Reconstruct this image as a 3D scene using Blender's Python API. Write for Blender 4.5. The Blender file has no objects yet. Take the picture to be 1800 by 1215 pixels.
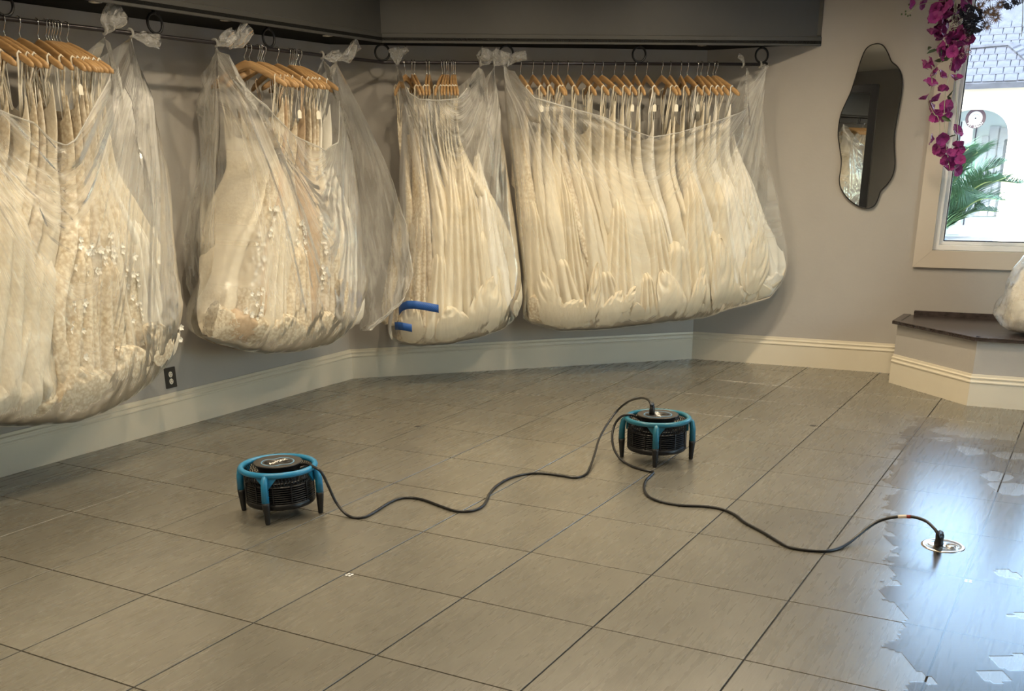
import bpy, math, random
from mathutils import Vector, Matrix, noise

random.seed(7)
SC = bpy.context.scene
COL = SC.collection

# ------------------------------------------------------------------ camera
FPX, CX, CY = 1800.0, 900.0, 955.2            # focal length and principal point of the photograph (1800 x 1215)
PITCH, ROLL, CAMH = math.radians(20.470), math.radians(-0.608), 1.4407
_f = Vector((0, math.cos(PITCH), -math.sin(PITCH)))
_r0 = Vector((1, 0, 0)); _u0 = _r0.cross(_f)
RGT = _r0 * math.cos(ROLL) + _u0 * math.sin(ROLL)
UPV = _u0 * math.cos(ROLL) - _r0 * math.sin(ROLL)
FWD = _f
CAM = Vector((0, 0, CAMH))
cd = bpy.data.cameras.new('camera'); cam = bpy.data.objects.new('camera', cd); COL.objects.link(cam)
cd.sensor_width = 36; cd.sensor_fit = 'HORIZONTAL'; cd.lens = 36 * FPX / 1800
cd.shift_y = (CY - 607.5) / 1800; cd.clip_end = 200; cd.clip_start = 0.05
cam.matrix_world = Matrix(((RGT.x, UPV.x, -FWD.x, CAM.x), (RGT.y, UPV.y, -FWD.y, CAM.y), (RGT.z, UPV.z, -FWD.z, CAM.z), (0, 0, 0, 1)))
SC.camera = cam

# ------------------------------------------------------------------ view, world, sun
SC.view_settings.view_transform = 'Standard'; SC.view_settings.look = 'None'
SC.view_settings.gamma = 1.0; SC.view_settings.exposure = 0.0
SC.view_settings.use_curve_mapping = False
SC.cycles.use_denoising = True
SC.cycles.max_bounces = 8; SC.cycles.diffuse_bounces = 3; SC.cycles.glossy_bounces = 5
SC.cycles.transparent_max_bounces = 24; SC.cycles.transmission_bounces = 6
SC.cycles.sample_clamp_indirect = 6.0
world = bpy.data.worlds.new('sky'); SC.world = world; world.use_nodes = True
wn = world.node_tree.nodes; wl = world.node_tree.links
sky = wn.new('ShaderNodeTexSky'); sky.sky_type = 'NISHITA'; sky.sun_disc = False
sky.sun_elevation = math.radians(42); sky.sun_rotation = math.radians(230); sky.air_density = 1.3; sky.dust_density = 1.0
bg = wn['Background']; bg.inputs['Strength'].default_value = 2.2
wl.new(sky.outputs[0], bg.inputs['Color'])
sd = bpy.data.lights.new('sun', 'SUN'); sd.energy = 4.6; sd.angle = math.radians(1.0); sd.color = (1, .93, .80)
sun = bpy.data.objects.new('sun', sd); COL.objects.link(sun)
sun.rotation_euler = Vector((.60, .55, -.62)).to_track_quat('-Z', 'Y').to_euler()
sun.location = (-6, -6, 9)
LAMP_W = 21.0                                   # watts of each ceiling downlight

# ------------------------------------------------------------------ survey helpers
def ray(px, py): return FWD + RGT * ((px - CX) / FPX) - UPV * ((py - CY) / FPX)
def at_z(px, py, z=0.0):
    d = ray(px, py); t = (z - CAM.z) / d.z
    return CAM + d * t
class Wall:
    def __init__(self, o, e):
        self.o = Vector((o[0], o[1], 0)); self.e = Vector((e[0], e[1], 0)).normalized(); self.n = Vector((self.e.y, -self.e.x, 0))
    def P(self, s, w, z): return self.o + self.e * s + self.n * w + Vector((0, 0, z))
    def sz(self, px, py, w=0.0):
        d = ray(px, py); t = (self.o + self.n * w - CAM).dot(self.n) / d.dot(self.n)
        p = CAM + d * t; return (p - self.o).dot(self.e), p.z
    def sw(self, p): return (p - self.o).dot(self.e), (p - self.o).dot(self.n)
LMc, MRc = (-1.1308, 7.2632), (1.4010, 7.8969)
WL = Wall(LMc, (.50795, .86138)); WM = Wall(LMc, (.97008, .24280)); WR = Wall(MRc, (.89590, -.44426))
REc = WR.P(5.5, 0, 0); BRc = REc - WL.e * 10; BLc = WL.P(-12, 0, 0)
WS = Wall(REc, -WL.e); WB = Wall(BRc, BLc - BRc)
ROOM = [Vector((LMc[0], LMc[1], 0)), Vector((MRc[0], MRc[1], 0)), REc.copy(), BRc.copy(), BLc.copy()]
CEIL = 2.85
def project(p):
    d = p - CAM; z = d.dot(FWD)
    return CX + FPX * d.dot(RGT) / z, CY - FPX * d.dot(UPV) / z
def lerp(a, b, t): return a + (b - a) * t
def sstep(a, b, x):
    if a == b: return 1.0 if x >= a else 0.0
    t = min(1, max(0, (x - a) / (b - a))); return t * t * (3 - 2 * t)
def interp(pts, x):
    """pts: sorted list of (x, y...)."""
    if x <= pts[0][0]: return pts[0][1:]
    if x >= pts[-1][0]: return pts[-1][1:]
    for a, b in zip(pts, pts[1:]):
        if a[0] <= x <= b[0]:
            t = (x - a[0]) / max(1e-9, b[0] - a[0]); return tuple(lerp(p, q, t) for p, q in zip(a[1:], b[1:]))

# ------------------------------------------------------------------ mesh helpers
class MB:
    def __init__(self): self.v = []; self.f = []; self.uv = None
    def add(self, vs, fs):
        o = len(self.v); self.v += [tuple(p) for p in vs]; self.f += [tuple(i + o for i in q) for q in fs]; return self
    def box(self, c, sx, sy, sz, ax=Vector((1, 0, 0)), ay=Vector((0, 1, 0)), az=Vector((0, 0, 1)), bev=0.0):
        c = Vector(c); hx, hy, hz = sx / 2, sy / 2, sz / 2
        if bev <= 0:
            vs = [c + ax * (hx * i) + ay * (hy * j) + az * (hz * k) for k in (-1, 1) for j in (-1, 1) for i in (-1, 1)]
            return self.add(vs, [(0, 2, 3, 1), (4, 5, 7, 6), (0, 1, 5, 4), (2, 6, 7, 3), (0, 4, 6, 2), (1, 3, 7, 5)])
        b = min(bev, hx * .9, hy * .9, hz * .9); rings = []
        vs = []
        for k, inset in ((-hz, b), (-hz + b, 0), (hz - b, 0), (hz, b)):
            X, Y = hx - inset, hy - inset
            for (x, y) in ((X - b * 0, Y), (-X, Y), (-X, -Y), (X, -Y)):
                vs.append(c + ax * x + ay * y + az * k)
        fs = [(3, 2, 1, 0), (12, 13, 14, 15)]
        for r in range(3):
            for i in range(4): fs.append((r * 4 + i, r * 4 + (i + 1) % 4, r * 4 + 4 + (i + 1) % 4, r * 4 + 4 + i))
        return self.add(vs, fs)
    def tube(self, path, rad, n=8, closed=False, cap=True, flat=1.0, up=None):
        path = [Vector(p) for p in path]; m = len(path); vs = []; prev = None
        for i, p in enumerate(path):
            if closed: t = path[(i + 1) % m] - path[i - 1]
            else: t = path[min(i + 1, m - 1)] - path[max(i - 1, 0)]
            t.normalize()
            if prev is None:
                ref = Vector(up) if up else (Vector((0, 0, 1)) if abs(t.z) < .9 else Vector((1, 0, 0)))
                a = (ref - t * ref.dot(t)).normalized()
            else: a = (prev - t * prev.dot(t)); a = a.normalized() if a.length > 1e-6 else Vector((1, 0, 0))
            prev = a; b = t.cross(a); r = rad[i] if isinstance(rad, (list, tuple)) else rad
            for k in range(n):
                q = 2 * math.pi * k / n; vs.append(p + a * (math.cos(q) * r * flat) + b * (math.sin(q) * r))
        fs = []
        for i in range(m if closed else m - 1):
            j = (i + 1) % m
            for k in range(n): fs.append((i * n + k, i * n + (k + 1) % n, j * n + (k + 1) % n, j * n + k))
        if cap and not closed: fs += [tuple(range(n - 1, -1, -1)), tuple((m - 1) * n + k for k in range(n))]
        return self.add(vs, fs)
    def lathe(self, prof, c=(0, 0, 0), n=32, close=False):
        vs = []; c = Vector(c)
        for r, z in prof:
            for k in range(n):
                q = 2 * math.pi * k / n; vs.append(c + Vector((r * math.cos(q), r * math.sin(q), z)))
        fs = []; m = len(prof)
        for i in range(m if close else m - 1):
            j = (i + 1) % m
            for k in range(n): fs.append((i * n + k, i * n + (k + 1) % n, j * n + (k + 1) % n, j * n + k))
        if not close:
            if prof[0][0] > 1e-6: fs.append(tuple(range(n - 1, -1, -1)))
            if prof[-1][0] > 1e-6: fs.append(tuple((m - 1) * n + k for k in range(n)))
        return self.add(vs, fs)
    def prism(self, poly, z0, z1):
        n = len(poly); vs = [Vector((p[0], p[1], z0)) for p in poly] + [Vector((p[0], p[1], z1)) for p in poly]
        fs = [tuple(range(n - 1, -1, -1)), tuple(range(n, 2 * n))] + [(i, (i + 1) % n, n + (i + 1) % n, n + i) for i in range(n)]
        return self.add(vs, fs)
    def sweep(self, prof, path_pts, closed_prof=True):
        """prof: list of (d, z) where d = offset to the left-hand normal given per path point (P, N)."""
        n = len(prof); vs = []
        for P, N in path_pts:
            for d, z in prof: vs.append(P + N * d + Vector((0, 0, z)))
        fs = []
        for i in range(len(path_pts) - 1):
            for k in range(n): fs.append((i * n + k, i * n + (k + 1) % n, (i + 1) * n + (k + 1) % n, (i + 1) * n + k))
        fs += [tuple(range(n)), tuple((len(path_pts) - 1) * n + k for k in range(n - 1, -1, -1))]
        return self.add(vs, fs)
    def grid(self, fn, nu, nv, uv=True):
        o = len(self.v); u0 = [] if self.uv is None else self.uv
        for j in range(nv + 1):
            for i in range(nu + 1):
                self.v.append(tuple(fn(i / nu, j / nv))); u0.append((i / nu, j / nv))
        self.uv = u0
        for j in range(nv):
            for i in range(nu):
                a = o + j * (nu + 1) + i; self.f.append((a, a + 1, a + nu + 2, a + nu + 1))
        return self
    def mesh(self, name, mat, smooth=False, recalc=True):
        me = bpy.data.meshes.new(name); me.from_pydata(self.v, [], self.f)
        if recalc:
            import bmesh
            bm = bmesh.new(); bm.from_mesh(me); bmesh.ops.recalc_face_normals(bm, faces=bm.faces); bm.to_mesh(me); bm.free()
        if smooth: me.polygons.foreach_set('use_smooth', [True] * len(me.polygons))
        if self.uv is not None and len(self.uv) == len(me.vertices):
            l = me.uv_layers.new(name='uv'); li = [0] * len(me.loops); me.loops.foreach_get('vertex_index', li)
            flat = []
            for i in li: flat += self.uv[i]
            l.data.foreach_set('uv', flat)
        if mat: me.materials.append(mat)
        me.update(); return me
    def build(self, name, mat, parent=None, smooth=False, recalc=True):
        return link(name, self.mesh(name, mat, smooth, recalc), parent)
def link(name, me, parent=None):
    o = bpy.data.objects.new(name, me); COL.objects.link(o)
    if parent: o.parent = parent
    return o
def empty(name, loc=(0, 0, 0), rz=0):
    o = bpy.data.objects.new(name, None); COL.objects.link(o); o.location = loc; o.rotation_euler = (0, 0, rz)
    o.empty_display_size = .1; return o
def tag(o, label=None, cat=None, group=None, kind=None):
    if label: o['label'] = label
    if cat: o['category'] = cat
    if group: o['group'] = group
    if kind: o['kind'] = kind
    return o
def autosmooth(o, ang=35):
    me = o.data; me.polygons.foreach_set('use_smooth', [True] * len(me.polygons))
    import bmesh
    bm = bmesh.new(); bm.from_mesh(me); c = math.radians(ang)
    for e in bm.edges: e.smooth = (e.calc_face_angle(0) < c) if len(e.link_faces) == 2 else True
    bm.to_mesh(me); bm.free(); return o
ORD = ['first', 'second', 'third', 'fourth', 'fifth', 'sixth', 'seventh', 'eighth', 'ninth', 'tenth', 'eleventh', 'twelfth', 'thirteenth',
       'fourteenth', 'fifteenth', 'sixteenth', 'seventeenth', 'eighteenth', 'nineteenth', 'twentieth', 'twenty-first', 'twenty-second', 'twenty-third']

# ------------------------------------------------------------------ materials
class Mat:
    def __init__(self, name):
        self.m = bpy.data.materials.new(name); self.m.use_nodes = True; self.t = self.m.node_tree
        self.p = self.t.nodes['Principled BSDF']; self.out = self.t.nodes['Material Output']
    def n(self, k, **kw):
        x = self.t.nodes.new('ShaderNode' + k)
        for a, b in kw.items():
            if a.startswith('i_'): x.inputs[a[2:].replace('_', ' ')].default_value = b
            else: setattr(x, a, b)
        return x
    def l(self, a, b): self.t.links.new(a, b); return self
    def set(self, **kw):
        for a, b in kw.items():
            k = {'color': 'Base Color', 'rough': 'Roughness', 'metal': 'Metallic', 'spec': 'Specular IOR Level', 'coat': 'Coat Weight', 'coat_rough': 'Coat Roughness',
                 'sheen': 'Sheen Weight', 'trans': 'Transmission Weight', 'alpha': 'Alpha', 'sss': 'Subsurface Weight'}[a]
            self.p.inputs[k].default_value = (*b, 1) if isinstance(b, tuple) else b
        return self
    def noise(self, scale, detail=3, rough=.5, vec=None, dist=0):
        x = self.n('TexNoise'); x.inputs['Scale'].default_value = scale; x.inputs['Detail'].default_value = detail
        x.inputs['Roughness'].default_value = rough; x.inputs['Distortion'].default_value = dist
        if vec: self.l(vec, x.inputs['Vector'])
        return x.outputs['Fac']
    def ramp(self, src, stops):
        x = self.n('ValToRGB'); e = x.color_ramp.elements
        while len(e) > len(stops): e.remove(e[-1])
        while len(e) < len(stops): e.new(1)
        for q, (p, c) in zip(e, stops): q.position = p; q.color = (*c, 1) if len(c) == 3 else c
        self.l(src, x.inputs['Fac']); return x.outputs['Color']
    def bump(self, src, strength, dist=.01):
        x = self.n('Bump'); x.inputs['Strength'].default_value = strength; x.inputs['Distance'].default_value = dist
        self.l(src, x.inputs['Height']); self.l(x.outputs[0], self.p.inputs['Normal']); return self
    def coord(self, kind='Object'): return self.n('TexCoord').outputs[kind]
    def mapping(self, vec, scale=(1, 1, 1), rot=(0, 0, 0)):
        x = self.n('Mapping'); x.inputs['Scale'].default_value = scale; x.inputs['Rotation'].default_value = rot
        self.l(vec, x.inputs['Vector']); return x.outputs[0]
def simple(name, color, rough=.5, metal=0, spec=.5, bump=None, vary=0, **kw):
    m = Mat(name); m.set(color=color, rough=rough, metal=metal, spec=spec, **kw)
    if vary:
        c = m.coord(); f = m.noise(6, 3, .6, c)
        m.l(m.ramp(f, [(.25, tuple(x * (1 - vary) for x in color)), (.75, tuple(min(1, x * (1 + vary)) for x in color))]), m.p.inputs['Base Color'])
    if bump: m.bump(m.noise(bump[0], 4, .6, m.coord()), bump[1], bump[2] if len(bump) > 2 else .01)
    return m.m
M = {}
M['wall'] = simple('wall_paint', (.40, .375, .345), .72, spec=.25, bump=(45, .25, .004), vary=.02)
M['base'] = simple('baseboard_paint', (.66, .60, .48), .38, vary=.02)
M['ceil'] = simple('ceiling_paint', (.72, .70, .66), .9)
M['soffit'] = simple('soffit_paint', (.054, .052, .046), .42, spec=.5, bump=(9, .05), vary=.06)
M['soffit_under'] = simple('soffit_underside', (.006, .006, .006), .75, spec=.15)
M['grout'] = simple('grout', (.030, .026, .022), .85)
M['rod'] = simple('rod_metal', (.055, .050, .055), .32, metal=.75)
M['ring'] = simple('ring_metal', (.012, .012, .013), .42, metal=.3)
M['chrome'] = simple('chrome', (.78, .76, .72), .18, metal=1)
M['casing'] = simple('casing_paint', (.55, .49, .415), .45)
M['sash'] = simple('sash_white', (.80, .80, .80), .35)
M['gasket'] = simple('gasket', (.05, .05, .06), .6)
M['plate'] = simple('outlet_plate', (.030, .027, .024), .45)
M['socket'] = simple('outlet_socket', (.75, .70, .60), .4)
M['darkwood'] = None
M['cord'] = simple('cord_rubber', (.008, .008, .009), .38)
M['cordlabel'] = simple('cord_label', (.75, .68, .60), .6)
M['cordred'] = simple('cord_red', (.25, .03, .02), .5)
M['fanblue'] = simple('fan_blue', (.012, .18, .36), .34, bump=(160, .08, .002))
M['fanteal'] = simple('fan_teal', (.012, .13, .20), .34, bump=(160, .08, .002))
M['fanblack'] = simple('fan_black', (.006, .006, .007), .38, spec=.35)
M['fanfoot'] = simple('fan_foot', (.006, .006, .007), .5)
M['fanrim'] = simple('fan_face', (.035, .031, .027), .45)
M['fanprint'] = simple('fan_print', (.85, .83, .78), .5)
M['fanlight'] = simple('fan_ring', (.10, .22, .34), .4)
M['brass'] = simple('brushed_plate', (.80, .72, .62), .22, metal=1)
M['tape'] = None
M['purple'] = simple('bract_purple', (.27, .010, .18), .6, vary=.5, sheen=.2)
M['dahlia'] = simple('dahlia_purple', (.11, .008, .06), .6, vary=.4)
M['greyflower'] = simple('slate_petals', (.045, .05, .075), .7, vary=.4)
M['tanflower'] = simple('dried_tan', (.36, .24, .16), .75, vary=.4)
M['blush'] = simple('blush_petals', (.55, .33, .36), .6, vary=.2)
M['leaf'] = simple('leaf_green', (.05, .085, .035), .5, vary=.3)
M['stem'] = simple('stem_green', (.36, .38, .26), .6)
M['tagpaper'] = simple('tag_paper', (.82, .78, .66), .7)
M['tagthread'] = simple('tag_thread', (.80, .76, .66), .8)
M['black'] = simple('black_frame', (.010, .010, .012), .3)
M['stucco'] = simple('stucco_cream', (.82, .72, .55), .85, bump=(20, .2))
M['salonwall'] = simple('recess_wall', (.50, .56, .58), .7)
M['salondark'] = simple('recess_slot', (.36, .38, .42), .6)
M['doorgap'] = simple('door_gap', (.02, .02, .05), .5)
M['signring'] = simple('sign_mauve', (.10, .055, .08), .5)
M['signwhite'] = simple('sign_white', (.88, .90, .90), .5)
M['pave'] = simple('pavement', (.27, .27, .275), .9, vary=.15)
M['palm'] = simple('palm_green', (.085, .17, .08), .5, vary=.25)
M['palmrib'] = simple('palm_rib', (.30, .36, .14), .5)
M['shingle'] = simple('shingle_grey', (.068, .071, .088), .85, vary=.3)
M['wood'] = None

# floor tile
t = Mat('floor_tile'); oc = t.coord('Object')
oi = t.n('ObjectInfo'); cmb = t.n('CombineXYZ'); mul = t.n('Math', operation='MULTIPLY'); mul.inputs[1].default_value = 37.0
t.l(oi.outputs['Random'], mul.inputs[0])
for k in range(3): t.l(mul.outputs[0], cmb.inputs[k])
vadd = t.n('VectorMath', operation='ADD'); t.l(oc, vadd.inputs[0]); t.l(cmb.outputs[0], vadd.inputs[1])
st = t.mapping(vadd.outputs[0], (230, 15, 1)); fine = t.noise(1.0, 4, .65, st)
st2 = t.mapping(vadd.outputs[0], (40, 3.0, 1)); mid = t.noise(1.0, 3, .6, st2)
cloud = t.noise(3.2, 4, .6, vadd.outputs[0])
c1 = t.ramp(fine, [(.25, (.090, .083, .064)), (.55, (.131, .121, .096)), (.82, (.166, .155, .126))])
c2 = t.ramp(cloud, [(.3, (.86, .86, .86)), (.7, (1.10, 1.10, 1.10))])
mx = t.n('MixRGB', blend_type='MULTIPLY'); mx.inputs['Fac'].default_value = 1; t.l(c1, mx.inputs['Color1']); t.l(c2, mx.inputs['Color2'])
hv = t.n('HueSaturation'); t.l(mx.outputs[0], hv.inputs['Color'])
vr = t.n('MapRange'); vr.inputs['To Min'].default_value = .92; vr.inputs['To Max'].default_value = 1.08; t.l(oi.outputs['Random'], vr.inputs['Value']); t.l(vr.outputs[0], hv.inputs['Value'])
t.l(hv.outputs[0], t.p.inputs['Base Color'])
rr = t.ramp(mid, [(.2, (.24,) * 3), (.8, (.32,) * 3)]); t.l(rr, t.p.inputs['Roughness'])
t.set(spec=.9, coat=.60, coat_rough=.40); t.bump(fine, .12, .0012); M['tile'] = t.m

# wood (hanger) and dark wood (platform top)
w_ = Mat('hanger_beech'); c = w_.coord(); g = w_.noise(1, 4, .6, w_.mapping(c, (8, 90, 60)))
w_.l(w_.ramp(g, [(.3, (.35, .20, .082)), (.7, (.51, .32, .15))]), w_.p.inputs['Base Color']); w_.set(rough=.38, coat=.25); M['wood'] = w_.m
w_ = Mat('dark_walnut'); c = w_.coord(); g = w_.noise(1, 5, .65, w_.mapping(c, (3, 45, 45), (0, 0, -.46)))
w_.l(w_.ramp(g, [(.3, (.020, .014, .013)), (.7, (.060, .044, .042))]), w_.p.inputs['Base Color']); w_.set(rough=.26, spec=.8); w_.bump(g, .15, .002); M['darkwood'] = w_.m

# painter tape: blue with diagonal darker print
w_ = Mat('painters_tape'); c = w_.coord('UV'); wv = w_.n('TexWave', wave_type='BANDS', bands_direction='DIAGONAL'); wv.inputs['Scale'].default_value = 2.6; wv.inputs['Distortion'].default_value = 3.0
wv.inputs['Detail'].default_value = 2; w_.l(w_.mapping(c, (6, 1, 1)), wv.inputs['Vector'])
w_.l(w_.ramp(wv.outputs['Fac'], [(.35, (.008, .045, .20)), (.6, (.015, .11, .42))]), w_.p.inputs['Base Color']); w_.set(rough=.55); M['tape'] = w_.m

# fabrics
def fabric(name, a, b, rough=.55, sheen=.3, lace=0.0, scale=30, sss=0.0):
    m = Mat(name); c = m.coord('Object'); oi = m.n('ObjectInfo')
    col = m.ramp(m.noise(3.0, 4, .6, c), [(.3, a), (.7, b)])
    hv = m.n('HueSaturation'); m.l(col, hv.inputs['Color'])
    r = m.n('MapRange'); r.inputs['To Min'].default_value = .90; r.inputs['To Max'].default_value = 1.05; m.l(oi.outputs['Random'], r.inputs['Value']); m.l(r.outputs[0], hv.inputs['Value'])
    src = hv.outputs[0]
    if lace:
        vo = m.n('TexVoronoi', feature='SMOOTH_F1'); vo.inputs['Scale'].default_value = scale; m.l(c, vo.inputs['Vector'])
        lz = m.noise(scale * 1.7, 4, .7, c)
        mm = m.n('Math', operation='MULTIPLY'); m.l(vo.outputs['Distance'], mm.inputs[0]); m.l(lz, mm.inputs[1])
        f = m.ramp(mm.outputs[0], [(.12, (1, 1, 1)), (.30, (.62, .52, .40))])
        mx = m.n('MixRGB', blend_type='MULTIPLY'); mx.inputs['Fac'].default_value = lace; m.l(src, mx.inputs['Color1']); m.l(f, mx.inputs['Color2']); src = mx.outputs[0]
        m.bump(mm.outputs[0], .7, .005)
    else:
        m.bump(m.noise(9, 4, .6, m.mapping(c, (1, 1, .35))), .35, .03)
    m.l(src, m.p.inputs['Base Color']); m.set(rough=rough, sheen=sheen)
    return m.m
FAB = {
    'satin': fabric('ivory_satin', (.66, .585, .45), (.75, .68, .54), .38, .15),
    'crepe': fabric('cream_crepe', (.67, .60, .47), (.76, .695, .565), .6, .2),
    'white': fabric('white_crepe', (.74, .705, .63), (.80, .77, .70), .55, .2),
    'lace': fabric('ivory_lace', (.72, .64, .50), (.82, .75, .61), .7, .2, .7, 62),
    'tulle': fabric('cream_tulle', (.72, .65, .52), (.80, .74, .62), .75, .3, .18, 60),
    'nude': fabric('champagne_lining', (.54, .39, .25), (.64, .50, .35), .6, .2, .35, 40),
    'dusty': fabric('dusty_lace', (.62, .55, .45), (.74, .68, .57), .75, .3, .6, 52),
}
M['petal'] = simple('applique_white', (.88, .85, .78), .7)

# plastic film
def film(name, lo, hi, streak=(46, 2.2), gather=0.0, fade=1.0):
    m = Mat(name); m.t.nodes.remove(m.p)
    uv = m.coord('UV')
    a = m.noise(1, 5, .65, m.mapping(uv, (streak[0], streak[1], 1)), dist=.35)
    b = m.noise(1, 3, .6, m.mapping(uv, (7, 5, 1)), dist=.8)
    ad = m.n('Math', operation='ADD'); m.l(a, ad.inputs[0]); m.l(b, ad.inputs[1])
    mr = m.n('MapRange'); mr.inputs['From Min'].default_value = .78; mr.inputs['From Max'].default_value = 1.28
    mr.inputs['To Min'].default_value = lo; mr.inputs['To Max'].default_value = hi; m.l(ad.outputs[0], mr.inputs['Value'])
    sp = m.n('SeparateXYZ'); m.l(uv, sp.inputs[0])
    gv = m.n('MapRange'); gv.inputs['From Min'].default_value = 0; gv.inputs['From Max'].default_value = .40; gv.inputs['To Min'].default_value = gather; gv.inputs['To Max'].default_value = 0; m.l(sp.outputs['Y'], gv.inputs['Value'])
    fd = m.n('MapRange'); fd.inputs['From Min'].default_value = .28; fd.inputs['From Max'].default_value = .62; fd.inputs['To Min'].default_value = 1; fd.inputs['To Max'].default_value = fade; m.l(sp.outputs['Y'], fd.inputs['Value'])
    mf = m.n('Math', operation='MULTIPLY'); m.l(mr.outputs[0], mf.inputs[0]); m.l(fd.outputs[0], mf.inputs[1])
    su = m.n('Math', operation='ADD'); m.l(mf.outputs[0], su.inputs[0]); m.l(gv.outputs[0], su.inputs[1])
    tr = m.n('BsdfTransparent'); tr.inputs[0].default_value = (.99, .99, .985, 1)
    df = m.n('BsdfDiffuse'); df.inputs[0].default_value = (.92, .91, .88, 1)
    tl = m.n('BsdfTranslucent'); tl.inputs[0].default_value = (.92, .91, .88, 1)
    gl = m.n('BsdfGlossy'); gl.inputs[0].default_value = (1, 1, 1, 1); gl.inputs['Roughness'].default_value = .22
    bm = m.n('Bump'); bm.inputs['Strength'].default_value = .35; bm.inputs['Distance'].default_value = .012; m.l(a, bm.inputs['Height'])
    for s in (df, tl, gl): m.l(bm.outputs[0], s.inputs['Normal'])
    m1 = m.n('MixShader'); m1.inputs[0].default_value = .45; m.l(df.outputs[0], m1.inputs[1]); m.l(tl.outputs[0], m1.inputs[2])
    m2 = m.n('MixShader'); m.l(su.outputs[0], m2.inputs[0]); m.l(tr.outputs[0], m2.inputs[1]); m.l(m1.outputs[0], m2.inputs[2])
    fr = m.n('Fresnel'); fr.inputs['IOR'].default_value = 1.22; m.l(bm.outputs[0], fr.inputs['Normal'])
    m3 = m.n('MixShader'); m.l(fr.outputs[0], m3.inputs[0]); m.l(m2.outputs[0], m3.inputs[1]); m.l(gl.outputs[0], m3.inputs[2])
    m.l(m3.outputs[0], m.out.inputs['Surface']); return m.m
M['film'] = film('clear_plastic_film', .0, .50, (62, 1.3), .12, .38)
M['filmmilky'] = film('milky_plastic_film', .03, .62, (58, 1.2), .14, .55)
M['filmflap'] = film('clear_plastic_flap', .14, .50, (14, 9))
M['filmtail'] = film('loose_plastic_film', .10, .42, (9, 2.0))
M['filmknot'] = film('gathered_plastic_film', .30, .75, (20, 6))
def thin_glass(name, ior=1.45, tint=(.97, .99, .98), rough=.0):
    m = Mat(name); m.t.nodes.remove(m.p)
    tr = m.n('BsdfTransparent'); tr.inputs[0].default_value = (*tint, 1); gl = m.n('BsdfGlossy'); gl.inputs['Roughness'].default_value = rough
    gl.inputs[0].default_value = (1, 1, 1, 1)
    fr = m.n('Fresnel'); fr.inputs['IOR'].default_value = ior
    mx = m.n('MixShader'); m.l(fr.outputs[0], mx.inputs[0]); m.l(tr.outputs[0], mx.inputs[1]); m.l(gl.outputs[0], mx.inputs[2]); m.l(mx.outputs[0], m.out.inputs['Surface'])
    return m.m
M['glass'] = thin_glass('window_glass')
M['water'] = thin_glass('water_film', 1.56, (.97, .97, .98), .24)
w_ = Mat('mirror_silver'); w_.set(color=(.84, .86, .87), metal=1.0, rough=.01); M['mirror'] = w_.m
w_ = Mat('lamp_lens'); w_.p.inputs['Emission Color'].default_value = (1, .78, .52, 1); w_.p.inputs['Emission Strength'].default_value = 9; M['lens'] = w_.m

# ================================================================== THE SETTING
def slab(wall, s0, s1, z0, z1, holes=(), th=.15, off=0.0):
    """boxes that make a wall from s0..s1 with rectangular holes (s0,s1,z0,z1), set behind the wall face."""
    mb = MB(); xs = sorted({s0, s1, *[h[0] for h in holes], *[h[1] for h in holes]})
    for a, b in zip(xs, xs[1:]):
        hs = sorted([h for h in holes if h[0] <= a + 1e-6 and h[1] >= b - 1e-6], key=lambda h: h[2]); z = z0
        for h in hs + [(0, 0, z1, z1)]:
            if h[2] > z + 1e-6:
                mb.box(wall.P((a + b) / 2, off - th / 2, (z + h[2]) / 2), b - a, th, h[2] - z, wall.e, wall.n, Vector((0, 0, 1)))
            z = h[3]
    return mb
lenS = 10.0; lenB = (BLc - BRc).length
# window opening in the right wall
ws0, wz0 = WR.sz(1604.5, 469.0)                # outer lower-left corner of the casing
CAS = .112
WIN = (ws0 + CAS, ws0 + CAS + 1.75, wz0 + CAS, 2.42)
STORE = [(2.2, 4.0, .35, 2.30)]
tag(slab(WL, -12, 0, 0, CEIL).build('wall_left', M['wall']), kind='structure')
tag(slab(WM, 0, (Vector((*MRc, 0)) - Vector((*LMc, 0))).length, 0, CEIL).build('wall_middle', M['wall']), kind='structure')
tag(slab(WR, 0, 5.5, 0, CEIL, [WIN]).build('wall_right', M['wall']), kind='structure')
tag(slab(WS, 0, lenS, 0, CEIL, STORE).build('wall_side', M['wall']), kind='structure')
tag(slab(WB, 0, lenB, 0, CEIL).build('wall_back', M['wall']), kind='structure')
tag(MB().prism([(p.x * 1.02, p.y * 1.02) for p in ROOM][::-1], CEIL, CEIL + .15).build('ceiling', M['ceil']), kind='structure')

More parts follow.
